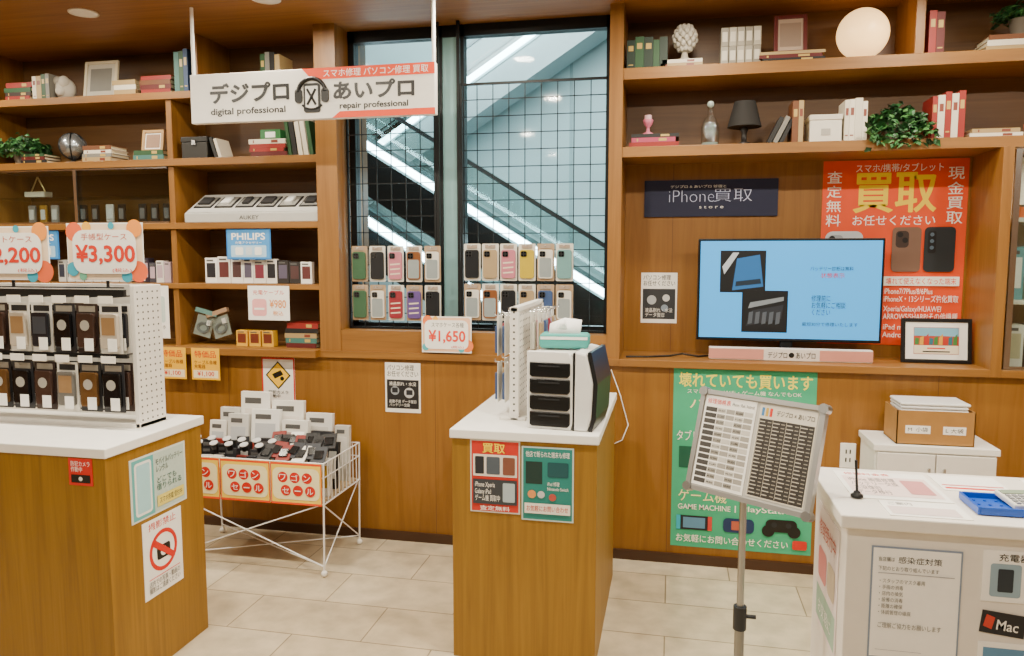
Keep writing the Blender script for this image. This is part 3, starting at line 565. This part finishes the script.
side("phone_poster","teal poster showing a white smartphone",2.26,2.57,.59,.825,mt('#d8dfd6'),[('r',.03,.03,.97,.97,mt('#bccfc6')),('r',.03,.03,.4,.97,mt('#5fb0b0')),('rr',.07,.08,.36,.92,WH,.15),('rr',.10,.12,.33,.88,mt('#a8d8e0'),.1),('t',"モバイルバッテリー\nレンタル",.44,.66,.94,.88,mt('#1f3a34'),.02),('t',"どこでも\n借りられる",.44,.36,.9,.58,mt('#1f5a50'),.01),('r',.44,.1,.94,.28,mt('#e2d26a')),('t',"スマホ充電 受付中",.48,.14,.9,.24,mt('#444444'),.01)])
side("prohibition_notice","white notice with red prohibition circle and phone",2.31,2.53,.28,.575,PAPER,[('t',"撮影禁止",.15,.86,.85,.96,RED,.02),('ring',.5,.55,.36,.07,RED),('rr',.33,.44,.67,.62,BK,.2),('c',.5,.53,.08,WH),('p',[(.22,.66),(.28,.73),(.78,.44),(.72,.38)],RED),('t',"店内での写真・動画の\n撮影はご遠慮ください",.1,.06,.9,.22,mt('#333333')),('r',.1,.24,.9,.25,RED)])
FY=1.9895
poster("health_notice","white notice sheet with thin blue-grey border","poster",.51,.72,.525,.82,FY,mt('#7f8ea6'),
 [('r',.02,.015,.98,.985,PAPER),('t',"感染症対策",.3,.86,.78,.92,mt('#222222'),.02),('t',"当店舗は",.08,.87,.26,.91,mt('#333333')),('t',"下記のとおり取り組んでいます",.08,.79,.75,.83,mt('#555555')),('r',.08,.765,.92,.77,mt('#888899')),('t',"・スタッフのマスク着用\n・手指の消毒\n・店内の換気\n・設備の消毒\n・距離の確保\n・体調管理の徹底",.1,.4,.6,.72,mt('#555555'),0,1.3),('r',.08,.08,.6,.083,mt('#888899')),('t',"ご理解ご協力をお願いします",.1,.28,.8,.33,mt('#555555'))])
poster("service_label","white label card with phone picture","sign",.765,.88,.70,.83,FY,PAPER,[('rr',.15,.1,.75,.75,mt('#8fa8b8'),.1),('t',"充電器",.3,.8,.9,.95,BK,.02),('rr',.3,.2,.6,.65,mt('#26303a'),.1)])
poster("service_label","tilted black label with white lettering","sign",.765,.865,.615,.672,FY,mt('#1c1c22'),[('t',"Mac",.36,.22,.85,.68,WH,.02),('p',[(.06,.3),(.26,.2),(.3,.75),(.1,.85)],mt('#c83a2a'))],rot=(0,.1,0))
poster("service_label","white label card with small pictures","sign",.765,.88,.46,.595,FY,PAPER,[('r',.1,.5,.9,.9,mt('#5a8ab0')),('t',"修理受付",.1,.15,.9,.4,BK,.02)])
poster("service_poster","white poster with pink and green print","poster",0,.28,0,.36,0,mt('#e8dcda'),[('r',.05,.05,.95,.32,mt('#9cbca8')),('rr',.1,.4,.5,.66,mt('#d88888'),.2),('rr',.56,.4,.9,.66,mt('#c8b8a0'),.2),('t',"修理受付中",.1,.76,.9,.9,mt('#b84a3a'),.01),('t',"お気軽に",.2,.12,.8,.24,WH,.01)],rot=(0,0,-math.pi/2),loc=(.4495,2.2,.46))
ZT=.9005
def sheet(x0,x1,y0,y1,lab,els,rz,base=PAPER,zz=ZT,th=.0015):
    return poster("paper_sheet",lab,"paper",x0,x1,0,y1-y0,0,base,els,rot=(-math.pi/2,0,rz),loc=((x0+x1)/2,y0,zz),th=th)
sheet(.49,.74,2.12,2.38,"printed price sheet lying on white counter",[('t',"修理料金表",.1,.85,.6,.95,RED,.02),('r',.05,.1,.95,.8,mt('#eed8d2')),('t',"iPhone 画面修理\nバッテリー交換\n水没復旧\nデータ移行",.1,.15,.6,.75,mt('#555555')),('rr',.65,.2,.9,.7,mt('#c88888'),.1)],.0)
sheet(.755,.93,2.24,2.39,"printed sheet with red lines lying on counter",[('r',.05,.1,.95,.2,RED),('r',.05,.3,.95,.36,mt('#dd7070'))],.0)
sheet(.55,.74,1.99,2.11,"white printed flyer lying on counter",[('t',"ご案内",.1,.7,.4,.9,mt('#888888')),('r',.05,.1,.9,.6,mt('#e0cfcc'))],0)
r=emp("pen_stand","black pen standing in round base","pen stand",(.50,2.12,.9035));M().lathe([(.016,0),(.016,.006),(.010,.010),(.007,.016)],BK).obj("base",r);M().cyl((0,0,.012),(-.006,0,.1),.0035,BK,10).obj("pen",r)
r=emp("cash_tray","blue plastic cash tray","tray",(.88,2.1,.9025));BLU=mt('#1450b8',.35)
M().box(-.11,.11,-.06,.06,0,.006,BLU).box(-.11,.11,-.066,-.06,0,.02,BLU).box(-.11,.11,.06,.066,0,.02,BLU).box(-.116,-.11,-.066,.066,0,.02,BLU).box(.11,.116,-.066,.066,0,.02,BLU).obj("tray_body",r,bevel=.002)
m=M()
for i in range(24): m.cyl((-.09+(i%8)*.026,-.035+(i//8)*.035,.006),(-.09+(i%8)*.026,-.035+(i//8)*.035,.009),.004,BLU,6)
m.obj("rubber_nub",r)
r=emp("calculator","white desk calculator on blue tray","calculator",(.9,2.125,.913),(.12,0,.15))
M().box(-.045,.045,-.045,.05,0,.014,mt('#d8d6d0')).obj("body",r,bevel=.004);M().box(-.038,.038,.022,.044,.014,.016,mt('#7f907a')).obj("display",r)
m=M()
for i in range(5):
    for j in range(4): m.box(-.037+i*.016,-.026+i*.016,-.04+j*.015,-.03+j*.015,.014,.017,mt('#8a8c90'))
m.obj("key_pad",r)
sheet(1.0,1.2,2.24,2.39,"white form sheet lying on counter",[('r',.1,.2,.9,.25,DG),('r',.1,.5,.9,.54,DG)],0)
r=emp("storage_cabinet","low white two-door storage cabinet","cabinet",(1.13,3.61,0))
M().box(-.24,.24,-.12,.14,0,.70,WH).obj("body",r,bevel=.003);M().box(-.25,.25,-.135,.145,.701,.73,WH).obj("cabinet_top",r,bevel=.003)
for s in (-1,1):
    d=M().box(min(s*.003,s*.235),max(s*.003,s*.235),-.138,-.121,.03,.695,mt('#e4e0d8')).obj("door",r,bevel=.002)
    M().cyl((s*.03,-.155,.54),(s*.03,-.155,.64),.005,CH,8).cyl((s*.03,-.138,.55),(s*.03,-.155,.55),.004,CH,8).cyl((s*.03,-.138,.63),(s*.03,-.155,.63),.004,CH,8).obj("handle",d)
r=emp("cardboard_box","open cardboard box filled with white bags","box",(1.13,3.6,.7305))
m=M();a,b,h=.155,.1,.15;e=.004
m.box(-a,a,-b,-b+e,0,h,CARD).box(-a,a,b-e,b,0,h,CARD).box(-a,-a+e,-b,b,0,h,CARD).box(a-e,a,-b,b,0,h,CARD).box(-a,a,-b,b,0,e,CARD).obj("carton",r)
m=M();m.box(-.12,-.02,-b-.001,-b,.05,.085,PAPER).box(.03,.12,-b-.001,-b,.05,.085,PAPER);m.obj("paper_label",r)
t=M();puttext(t,"M  小袋",-.11,-.03,.058,.078,-b-.0014,BK);puttext(t,"L 大袋",.04,.11,.058,.078,-b-.0014,BK);t.obj("lettering",r)
m=M()
for i in range(5): m.box(-a+.01+rnd(0,.01),a-.01-rnd(0,.02),-b+.01,b-.01,.11+i*.015,.123+i*.015,mt('#e4e4e2',.4))
m.obj("folded_bag",r,bevel=.006)
for i in range(4): 
    r=emp("small_can","orange small round tin on shelf","tin",(1.56+i*.075,3.86,1.7205),(0,0,0),"orange tins on cabinet shelf");M().lathe([(.03,0),(.03,.05)],mt('#e0703a')).obj("body",r);M().lathe([(.031,.05),(.031,.06)],CH).obj("lid",r)
for i in range(5): ppack((1.53+i*.085,3.86,1.3505),.075,.24-.03*(i%2),.06,['#6aa0a8','#d8d2c0','#c0504b','#e9e5da','#5f9a8a'][i],'#f0ede4',"boxes on cabinet shelf","tall printed product carton on shelf")
for i in range(4): ppack((1.54+i*.1,3.86,1.036),.08,.2,.08,['#d9d5ca','#3a3a40','#c0b8a8','#8a5040'][i],'#b8af90',"boxes on cabinet bottom","printed product carton behind glass")
l=bpy.data.lights.new("cabinet_fill",'AREA');l.shape='RECTANGLE';l.size=1.0;l.size_y=.04;l.energy=5;l.color=(1,.94,.82);o=bpy.data.objects.new("lamp",l);COL.objects.link(o);o.parent=gd2;o.location=(.1,.09,.96)  # invisible fill light added to brighten the cabinet, not a fitted lamp
# ---------------------------------------------------------------- standing price board
r=emp("price_list_stand","floor stand with tilted aluminium framed price list","sign stand",(.215,2.2,0))
M().lathe([(.15,0),(.15,.012),(.14,.02),(.02,.026)],mt('#55585c',.35,.8),n=36).obj("base",r)
M().cyl((0,0,.02),(0,0,.5),.014,mt('#8a8a88',.3,.9)).cyl((0,0,.48),(0,0,.87),.010,mt('#a8a8a6',.3,.9)).obj("pole",r)
M().cyl((0,0,.46),(0,0,.53),.019,DG).cyl((.015,0,.5),(.045,0,.5),.006,DG).obj("clamp_knob",r)
bd=bpy.data.objects.new("display_board",None);COL.objects.link(bd);bd.parent=r;bd.location=(-.0,-.03,.85);bd.rotation_euler=Euler((math.radians(-16),0,math.radians(-35)),'XYZ')
w=.193;h=.305
m=M();AL_=mt('#a8a8a6',.35,.7)
m.box(-w+.012,w-.012,-.006,.006,.012,h-.012,mt('#b8b5ad'));m.obj("panel",bd)
m=M();m.box(-w,-w+.014,-.012,.01,0,h,AL_).box(w-.014,w,-.012,.01,0,h,AL_).box(-w+.014,w-.014,-.012,.01,0,.014,AL_).box(-w+.014,w-.014,-.012,.01,h-.014,h,AL_)
for a in (-w+.007,w-.007):
    for b in (.007,h-.007): m.cyl((a,-.016,b),(a,.012,b),.014,mt('#9a9a98',.3,.8),16)
m.obj("aluminium_frame",bd)
G1=mt('#3c3a38');G2=mt('#9a968c');G3=mt('#181614');G4=mt('#2c2824');TX=mt('#b4aea0')
M().box(-.176,-.008,-.0075,-.006,.018,.288,PAPER).obj("price_sheet",bd);M().box(.003,.172,-.0075,-.006,.022,.284,mt('#d8d2c2')).obj("price_sheet",bd)
m=M();t=M()
puttext(t,"修理価格表",-.168,-.09,.264,.28,-.0084,RED,.02);puttext(t,"iPhone / iPad / Android",-.085,-.014,.266,.276,-.0084,G1)
for i in range(13):
    z=.254-i*.0178
    m.flat([(-.170,z-.0135),(-.132,z-.0135),(-.132,z),(-.170,z)],-.0079,G1)
    for j in range(4):
        xx=-.130+j*.0292;m.flat([(xx,z-.0135),(xx+.0275,z-.0135),(xx+.0275,z),(xx,z)],-.0079,G2 if (i+j)%3 else mt('#c8c4ba'))
        if j%2==0: puttext(t,["¥8,800","¥12,800","¥5,500","¥9,900"][i%4],xx+.002,xx+.025,z-.011,z-.004,-.0084,BK)
m.flat([(.006,.026),(.169,.026),(.169,.245),(.006,.245)],-.0079,G4)
for c in range(4):
    xx=.009+c*.0405
    m.flat([(xx-.002,.028),(xx-.0008,.028),(xx-.0008,.243),(xx-.002,.243)],-.0081,TX)
    for i in range(20):
        z=.238-i*.0106
        m.flat([(xx,z-.003),(xx+.016+.004*((i+c)%2),z-.003),(xx+.016+.004*((i+c)%2),z),(xx,z)],-.0083,TX);m.flat([(xx+.024,z-.003),(xx+.035,z-.003),(xx+.035,z),(xx+.024,z)],-.0083,mt('#8c867a'))
for i in range(3): m.flat([(.010+i*.012,.253),(.018+i*.012,.253),(.018+i*.012,.277),(.010+i*.012,.277)],-.0079,[mt('#3a7ab0'),mt('#c8a030'),RED][i])
puttext(t,"デジプロ × あいプロ",.055,.165,.258,.274,-.0084,BK,.02);m.obj("price_table",bd);t.obj("lettering",bd)
# ---------------------------------------------------------------- pegboard rack on near counter
PB=mt('#e4e0d8',.5);HOLE=mt('#3a3835',.8)
r=emp("pegboard_rack","white pegboard rack with black hooks","display rack",(-2.6,2.5,.9))
M().box(-.62,.62,.065,.08,.0,.54,PB).obj("back_panel",r,bevel=.002)
m=M();m.box(.63,.65,-.07,.08,0,.54,PB);m.obj("end_panel",r,bevel=.003)
m=M()
for i in range(5):
    for j in range(20): 
        y=-.055+i*.028;z=.03+j*.0255;m.cyl((.6501,y,z),(.6508,y,z),.0038,HOLE,8)
m.obj("peg_hole",r)
M().box(-.62,.65,-.07,.08,0,.018,PB).obj("base_plate",r,bevel=.002)
M().box(-.62,.63,-.1,-.085,.50,.525,BK).box(-.62,.63,-.1,-.085,.27,.285,BK).box(-.62,.63,-.1,-.095,.53,.535,DG).obj("black_rail",r)
m=M()
for z in (.485,.262):
    for i in range(12): x=.57-i*.1;m.tube([(x,.065,z+.012),(x,-.12,z+.012),(x,-.12,z-.004)],.003,BK,6);m.box(x-.03,x+.03,-.125,-.122,z-.008,z+.018,mt('#f0ece0'))
m.obj("hook",r)
def blister(c,body,loc,grp,lab,k):
    r=emp("accessory_pack",lab,"packaged accessory",loc,(0,0,0),grp)
    M().poly(rrect(-.046,.046,-.185,0,.004),-.001,.001,mt(c)).obj("card",r)
    M().poly(rrect(-.037,.037,-.165,-.035,.01),-.016,-.001,mt(body,.12)).obj("blister",r,bevel=.003)
    m=M();m.box(-.035,.035,-.002,-.001,-.03,-.008,mt(['#1a1a1c','#8a8478'][k%2])).box(-.004,.034,-.0175,-.016,-.175,-.128,PAPER)
    if k%2==0: m.box(-.028,.028,-.017,-.016,-.115,-.05,mt(['#8a6a44','#d8c8a8','#30343c'][k%3]))
    else: m.cyl((0,-.0165,-.08),(0,-.0175,-.08),.02,mt('#9a968c'),14)
    m.obj("label_print",r)
    return r
ps=[('#d4d1c8','#b4aa9a'),('#1a1a1c','#5a4024'),('#d9d6ce','#23242a'),('#28282c','#101012'),('#bfb9a8','#a8a8a4'),('#2a1a14','#3c2c26'),('#e0dcd0','#6a6864')]
for j,z in enumerate((1.372,1.15)):
    for i in range(10):
        for q in range(2):
            k=(i*5+j*3+(i//3)+q*2)%7;a,b=ps[k]
            blister(a,b,(-2.03-i*.1+.014*q,2.40+q*.03,z),"accessory packs hanging on the rack","dark and white accessory pack hanging on hook",k)
def prs(x0,x1,z0,z1,y,p,top):
    r=poster("price_sign","white price sign with red price and coloured bubbles","sign",x0,x1,z0,z1,y,PAPER,
     [('rr',.01,.02,.99,.98,mt('#f2d8b8'),.08),('c',.1,.85,.11,mt('#ee6a3a')),('c',.27,.93,.06,mt('#f4b83a')),('c',.93,.16,.12,mt('#ee6a3a')),('c',.78,.08,.07,mt('#3aa4bc')),('c',.07,.2,.08,mt('#3aa4bc')),('c',.2,.08,.05,mt('#6ab090')),('c',.9,.9,.10,mt('#f4983a')),('c',.6,.95,.04,mt('#3aa4bc')),('rr',.08,.12,.92,.88,mt('#f8f4ea'),.3),('t',top,.2,.70,.8,.82,mt('#c8503a'),.01),('t',p,.12,.28,.9,.62,mt('#d8301a'),.035),('t',"(税込)",.6,.14,.85,.22,mt('#d8301a'))],th=.003)
    M().cyl((0,.004,-.03),(0,.004,.02),.006,BK,8).obj("clip",r)
prs(-2.29,-1.955,1.455,1.675,2.5,"¥3,300","手帳型ケース");prs(-2.735,-2.375,1.455,1.665,2.5,"¥2,200","ソフトケース")
# ---------------------------------------------------------------- rack on centre counter
rc=Vector((-.60,3.16,.9))
r=emp("pegboard_rack","white double-sided pegboard rack","display rack",rc)
M().box(-.008,.008,-.27,.27,.02,.43,PB).obj("pegboard",r,bevel=.001)
M().box(-.018,.018,-.30,-.27,0,.45,PB).box(-.016,.016,.27,.30,0,.45,PB).box(-.016,.016,-.3,.3,.43,.45,PB).obj("upright_frame",r,bevel=.003)
M().box(-.06,.045,-.3,.3,0,.012,PB).obj("foot_plate",r,bevel=.002)
m=M()
for j in range(15):
    for i in range(16): m.cyl((.0081,-.25+i*.033,.05+j*.026),(.0088,-.25+i*.033,.05+j*.026),.004,HOLE,6)
for j in range(16): m.cyl((0,-.3001,.04+j*.026),(0,-.3008,.04+j*.026),.0045,HOLE,6)
m.obj("peg_hole",r)
m=M()
for z in (.41,.22):
    for i in range(4):
        y=-.2+i*.13;m.tube([(-.008,y,z),(-.1,y,z),(-.1,y,z+.012)],.0025,CH,6)
for i in range(4): y=-.12+i*.11;m.tube([(.008,y,.42),(.10,y,.42),(.10,y,.432)],.0025,CH,6)
m.obj("hook",r)
CD=dict((b,a) for a,b in CC)
def rackpack(n,lx,ly,z,s):
    q=emp("accessory_pack",n+" accessory pack hanging on pegboard hook","packaged accessory",(rc.x+lx,rc.y+ly,.9+z-.012),(0,0,0),"accessory packs on the double-sided rack")
    M().box(-.001,.001,-.04,.04,-.15,.012,mt('#e0ddd4')).obj("card",q);M().box(min(.001*s,.014*s),max(.001*s,.014*s),-.03,.03,-.14,-.03,mt(CD[n],.35)).obj("blister",q,bevel=.003)
NN=['blue','black','wine red','white','beige','pink']
for j,z in enumerate((.41,.22)):
    for i in range(4):
        for q in range(2): rackpack('blue' if i==0 else NN[(i+j*2+q)%6],-.05-q*.03,-.2+i*.13,z,-1)
for i in range(4):
    for q in range(2): rackpack(NN[(i*2+q+3)%6],.04+q*.03,-.12+i*.11,.42,1)
r=emp("drawer_unit","white tower unit with black drawer fronts","desktop unit",(-.395,2.88,.9005),(0,0,-.10))
WM=mt('#ecebe7',.35)
M().poly(rrect(-.11,.10,0,.29,.02),-.13,.14,mt('#d4d3cf',.4)).obj("housing",r,bevel=.006)
m=M();m.poly([(-.118,.0),(.050,.0),(.060,.03),(.060,.265),(.04,.295),(-.118,.295)],-.145,-.13,WM);m.obj("front_panel",r,bevel=.004)
for i in range(4):
    z=.198-i*.0625
    d=M().poly([(-.106,z+.006),(-.096,z),(.040,z),(.050,z+.01),(.050,z+.056),(-.106,z+.056)],-.152,-.145,mt('#08080a',.3)).obj("drawer_front",r,bevel=.003)
    M().box(-.07,.01,-.155,-.152,z+.040,z+.045,DG).obj("drawer_slot",d)
m=M();m.poly([(.065,0),(.115,.0),(.130,.05),(.136,.18),(.112,.29),(.068,.30)],-.15,.13,mt('#dcdcda',.35));m.obj("side_fin",r,bevel=.008)
m=M();m.poly([(.060,0),(.065,0),(.068,.292),(.060,.292)],-.146,.12,BK).poly([(.118,.0),(.132,.0),(.147,.05),(.153,.18),(.128,.296),(.114,.296),(.137,.18),(.131,.05)],-.145,.125,mt('#141416',.35));m.obj("black_trim",r)
r=emp("tissue_box","teal and white soft tissue pack","tissue box",(-.40,2.87,1.1975),(0,0,.05))
M().poly(rrect(-.095,.095,0,.055,.015),-.05,.05,mt('#3fa098',.5)).obj("pack",r,bevel=.008);M().box(-.09,.09,-.0515,-.05,.034,.045,WH).obj("printed_stripe",r)
m=M()
for k in range(6):
    a=k*.7;m.add([(-.06+k*.008,-.03+k*.01,.052),(.06-k*.006,-.02+k*.008,.052),(.065-k*.012,.02*math.sin(a),.095+.012*math.cos(a)),(.0,-.01,.115-.004*k),(-.06+k*.01,.02*math.cos(a),.09)],[(0,1,2,3,4)],mt('#f4f4f2',.7),True)
m.obj("tissue",r).modifiers.new("s",'SOLIDIFY').thickness=.002
# ---------------------------------------------------------------- wagon
X0,X1,Y0,Y1=-2.45,-1.61,3.24,3.66;ZB=.36;ZR=.56
r=emp("wire_wagon","white wire bargain wagon on crossed legs","wagon",((X0+X1)/2,(Y0+Y1)/2,0));w=(X1-X0)/2;d=(Y1-Y0)/2
m=M();q=.0028
for z in (ZB,ZR-.07,ZR): m.tube([(-w,-d,z),(w,-d,z),(w,d,z),(-w,d,z),(-w,-d,z)],.004 if z!=ZR-.07 else q,WWIRE)
for i in range(22):
    x=-w+2*w*i/21
    m.tube([(x,-d,ZR),(x,-d,ZB),(x,d,ZB),(x,d,ZR)],q,WWIRE,5)
for i in range(11):
    y=-d+2*d*i/10;m.tube([(-w,y,ZR),(-w,y,ZB),(w,y,ZB),(w,y,ZR)],q,WWIRE,5)
m.obj("wire_basket",r)
for sx in (-1,1):
    for sy in (-1,1):
        M().tube([(sx*w,sy*d,ZR),(sx*w*.98,sy*d,.03)],.005,WWIRE,8).ball((sx*w*.98,sy*d,.016),.016,WH,10,8).obj("leg",r)
m=M();z=.05
m.tube([(-w*.98,-d,ZB),(w*.98,-d,z)],.0035,WWIRE);m.tube([(w*.98,-d,ZB),(-w*.98,-d,z)],.0035,WWIRE);m.tube([(w*.98,-d,ZB),(w*.98,d,z)],.0035,WWIRE);m.tube([(w*.98,-d,z),(w*.98,d,ZB)],.0035,WWIRE)
m.tube([(-w*.98,d,z),(w*.98,-d,z)],.0035,WWIRE);m.tube([(-w*.98,-d,z),(w*.98,d,z)],.0035,WWIRE);m.obj("cross_brace",r)
OY=mt('#ffd94e')
pw=.272
for i in range(3):
    a=X1-.005-(3-i)*pw
    poster("sale_sign","yellow and orange bargain sale card on wagon front","sign",a+.003,a+pw-.003,.352,.558,3.2345,OY,
      [('r',0,.95,1,1,OR),('r',0,0,1,.05,OR),('r',0,0,.015,1,OR),('r',.985,0,1,1,OR),('rr',.04,.12,.96,.88,mt('#fff0b8'),.2)]+
      [('c',.24+.24*k,.65,.10,RED) for k in range(3)]+[('c',.3+.24*k,.34,.10,RED) for k in range(3)]+[('t',ch,.175+.24*k,.575,.305+.24*k,.725,WT,.02) for k,ch in enumerate("ワゴン")]+[('t',"セ",.235,.27,.365,.41,WT,.02),('t',"ー",.48,.325,.60,.355,WT,.02),('t',"ル",.715,.27,.845,.41,WT,.02)],group="wagon sale cards")
R=random.Random(11)
M().box(-w+.008,w-.008,-d+.008,d-.008,ZB+.004,ZB+.01,mt('#b09a78',.8)).obj("basket_liner",r)
zb=ZB+.0105
def wbox(x,y,wd,hh,dp,c1,c2,rx,rz,lab="boxed accessory standing in wire wagon"): ppack((x,y,zb),wd,hh,dp,c1,c2,"boxed goods in the wagon",lab,rot=(rx,0,rz))
for x,wd,hh,c in ((-2.33,.12,.36,'#d8d6d0'),(-2.18,.17,.45,'#f0eee8'),(-1.99,.18,.41,'#efece4'),(-1.81,.15,.35,'#e6e4de'),(-1.68,.08,.29,'#c8c4ba')): wbox(x,3.60,wd,hh,.03,c,'#d8d4cc' if wd<.16 else '#e8e0d8',-.06,R.uniform(-.05,.05),"large flat white pack leaning in wire wagon")
for x,wd,hh,c in ((-2.37,.1,.30,'#f0ece4'),(-2.25,.12,.34,'#d8d6d0'),(-2.09,.16,.37,'#f4f3ee'),(-1.92,.15,.32,'#ece9e0'),(-1.77,.12,.27,'#2a2a2e')): wbox(x,3.53,wd,hh,.03,c,R.choice(['#b09a94','#dcd8d0','#c5c8ca']),-.12,R.uniform(-.06,.06),"flat white pack leaning in wire wagon")
dk=['#16171a','#1c1d20','#2a2a2e','#e8e6e0','#16171a','#8a2a20','#24262c','#e0dcd4','#111214']
for j,y in enumerate((3.275,3.33,3.39,3.45)):
    x=X0+.03
    while x<X1-.05:
        wd=R.choice([.05,.06,.07,.08])
        if x+wd>X1-.015:break
        wbox(x+wd/2,y,wd-.004,.18+.015*j+R.uniform(-.02,.02),.03,R.choice(dk),R.choice(['#5a5f68','#a0a4aa','#883028','#c8c8c4','#303844','#b89030']),R.uniform(-.2,-.05),R.uniform(-.08,.08))
        x+=wd+.004
for i in range(12):
    x=-2.40+i*.042;r2=emp("charger_cup","small black round charger with white lid","packaged accessory",(x,3.31+.05*(i%2),.585+.012*(i%2)),(.35,0,0),"round chargers on top of the wagon goods")
    M().lathe([(.016,0),(.02,.03)],BK,n=14).obj("body",r2);M().lathe([(.0205,.0305),(.0205,.035)],mt('#c8c8c8'),n=14).obj("lid",r2)
for i in range(14):
    x=-1.93+(i%7)*.046;j=i//7;r2=emp("cable_pack","thin flat cable pack lying on wagon goods","packaged accessory",(x,3.29+.02*(i%2)+.09*j,.585+.010*(i%2)+.03*j),(.6,R.uniform(-.1,.1),R.uniform(-.3,.3)),"cable packs on top of the wagon goods")
    M().box(-.035,.035,-.05,.05,0,.008,mt(R.choice(['#1a1a1c','#2c2f36','#f0ece4','#7a2018','#e8e4dc']))).obj("card",r2,bevel=.001);M().box(-.022,.022,-.03,.02,.008,.016,mt('#0f0f10',.2)).obj("blister",r2,bevel=.003)
# ---------------------------------------------------------------- world and camera
wd=bpy.data.worlds.new("world");bpy.context.scene.world=wd;wd.use_nodes=True
wd.node_tree.nodes["Background"].inputs[0].default_value=(1,.94,.84,1);wd.node_tree.nodes["Background"].inputs[1].default_value=.13
cd=bpy.data.cameras.new("camera");cam=bpy.data.objects.new("camera",cd);COL.objects.link(cam)
cam.location=(0,0,1.55);cam.rotation_euler=(math.radians(84.5),0,math.radians(12));cd.sensor_width=36;cd.lens=750/1024*36;cd.clip_start=.05
bpy.context.scene.camera=cam
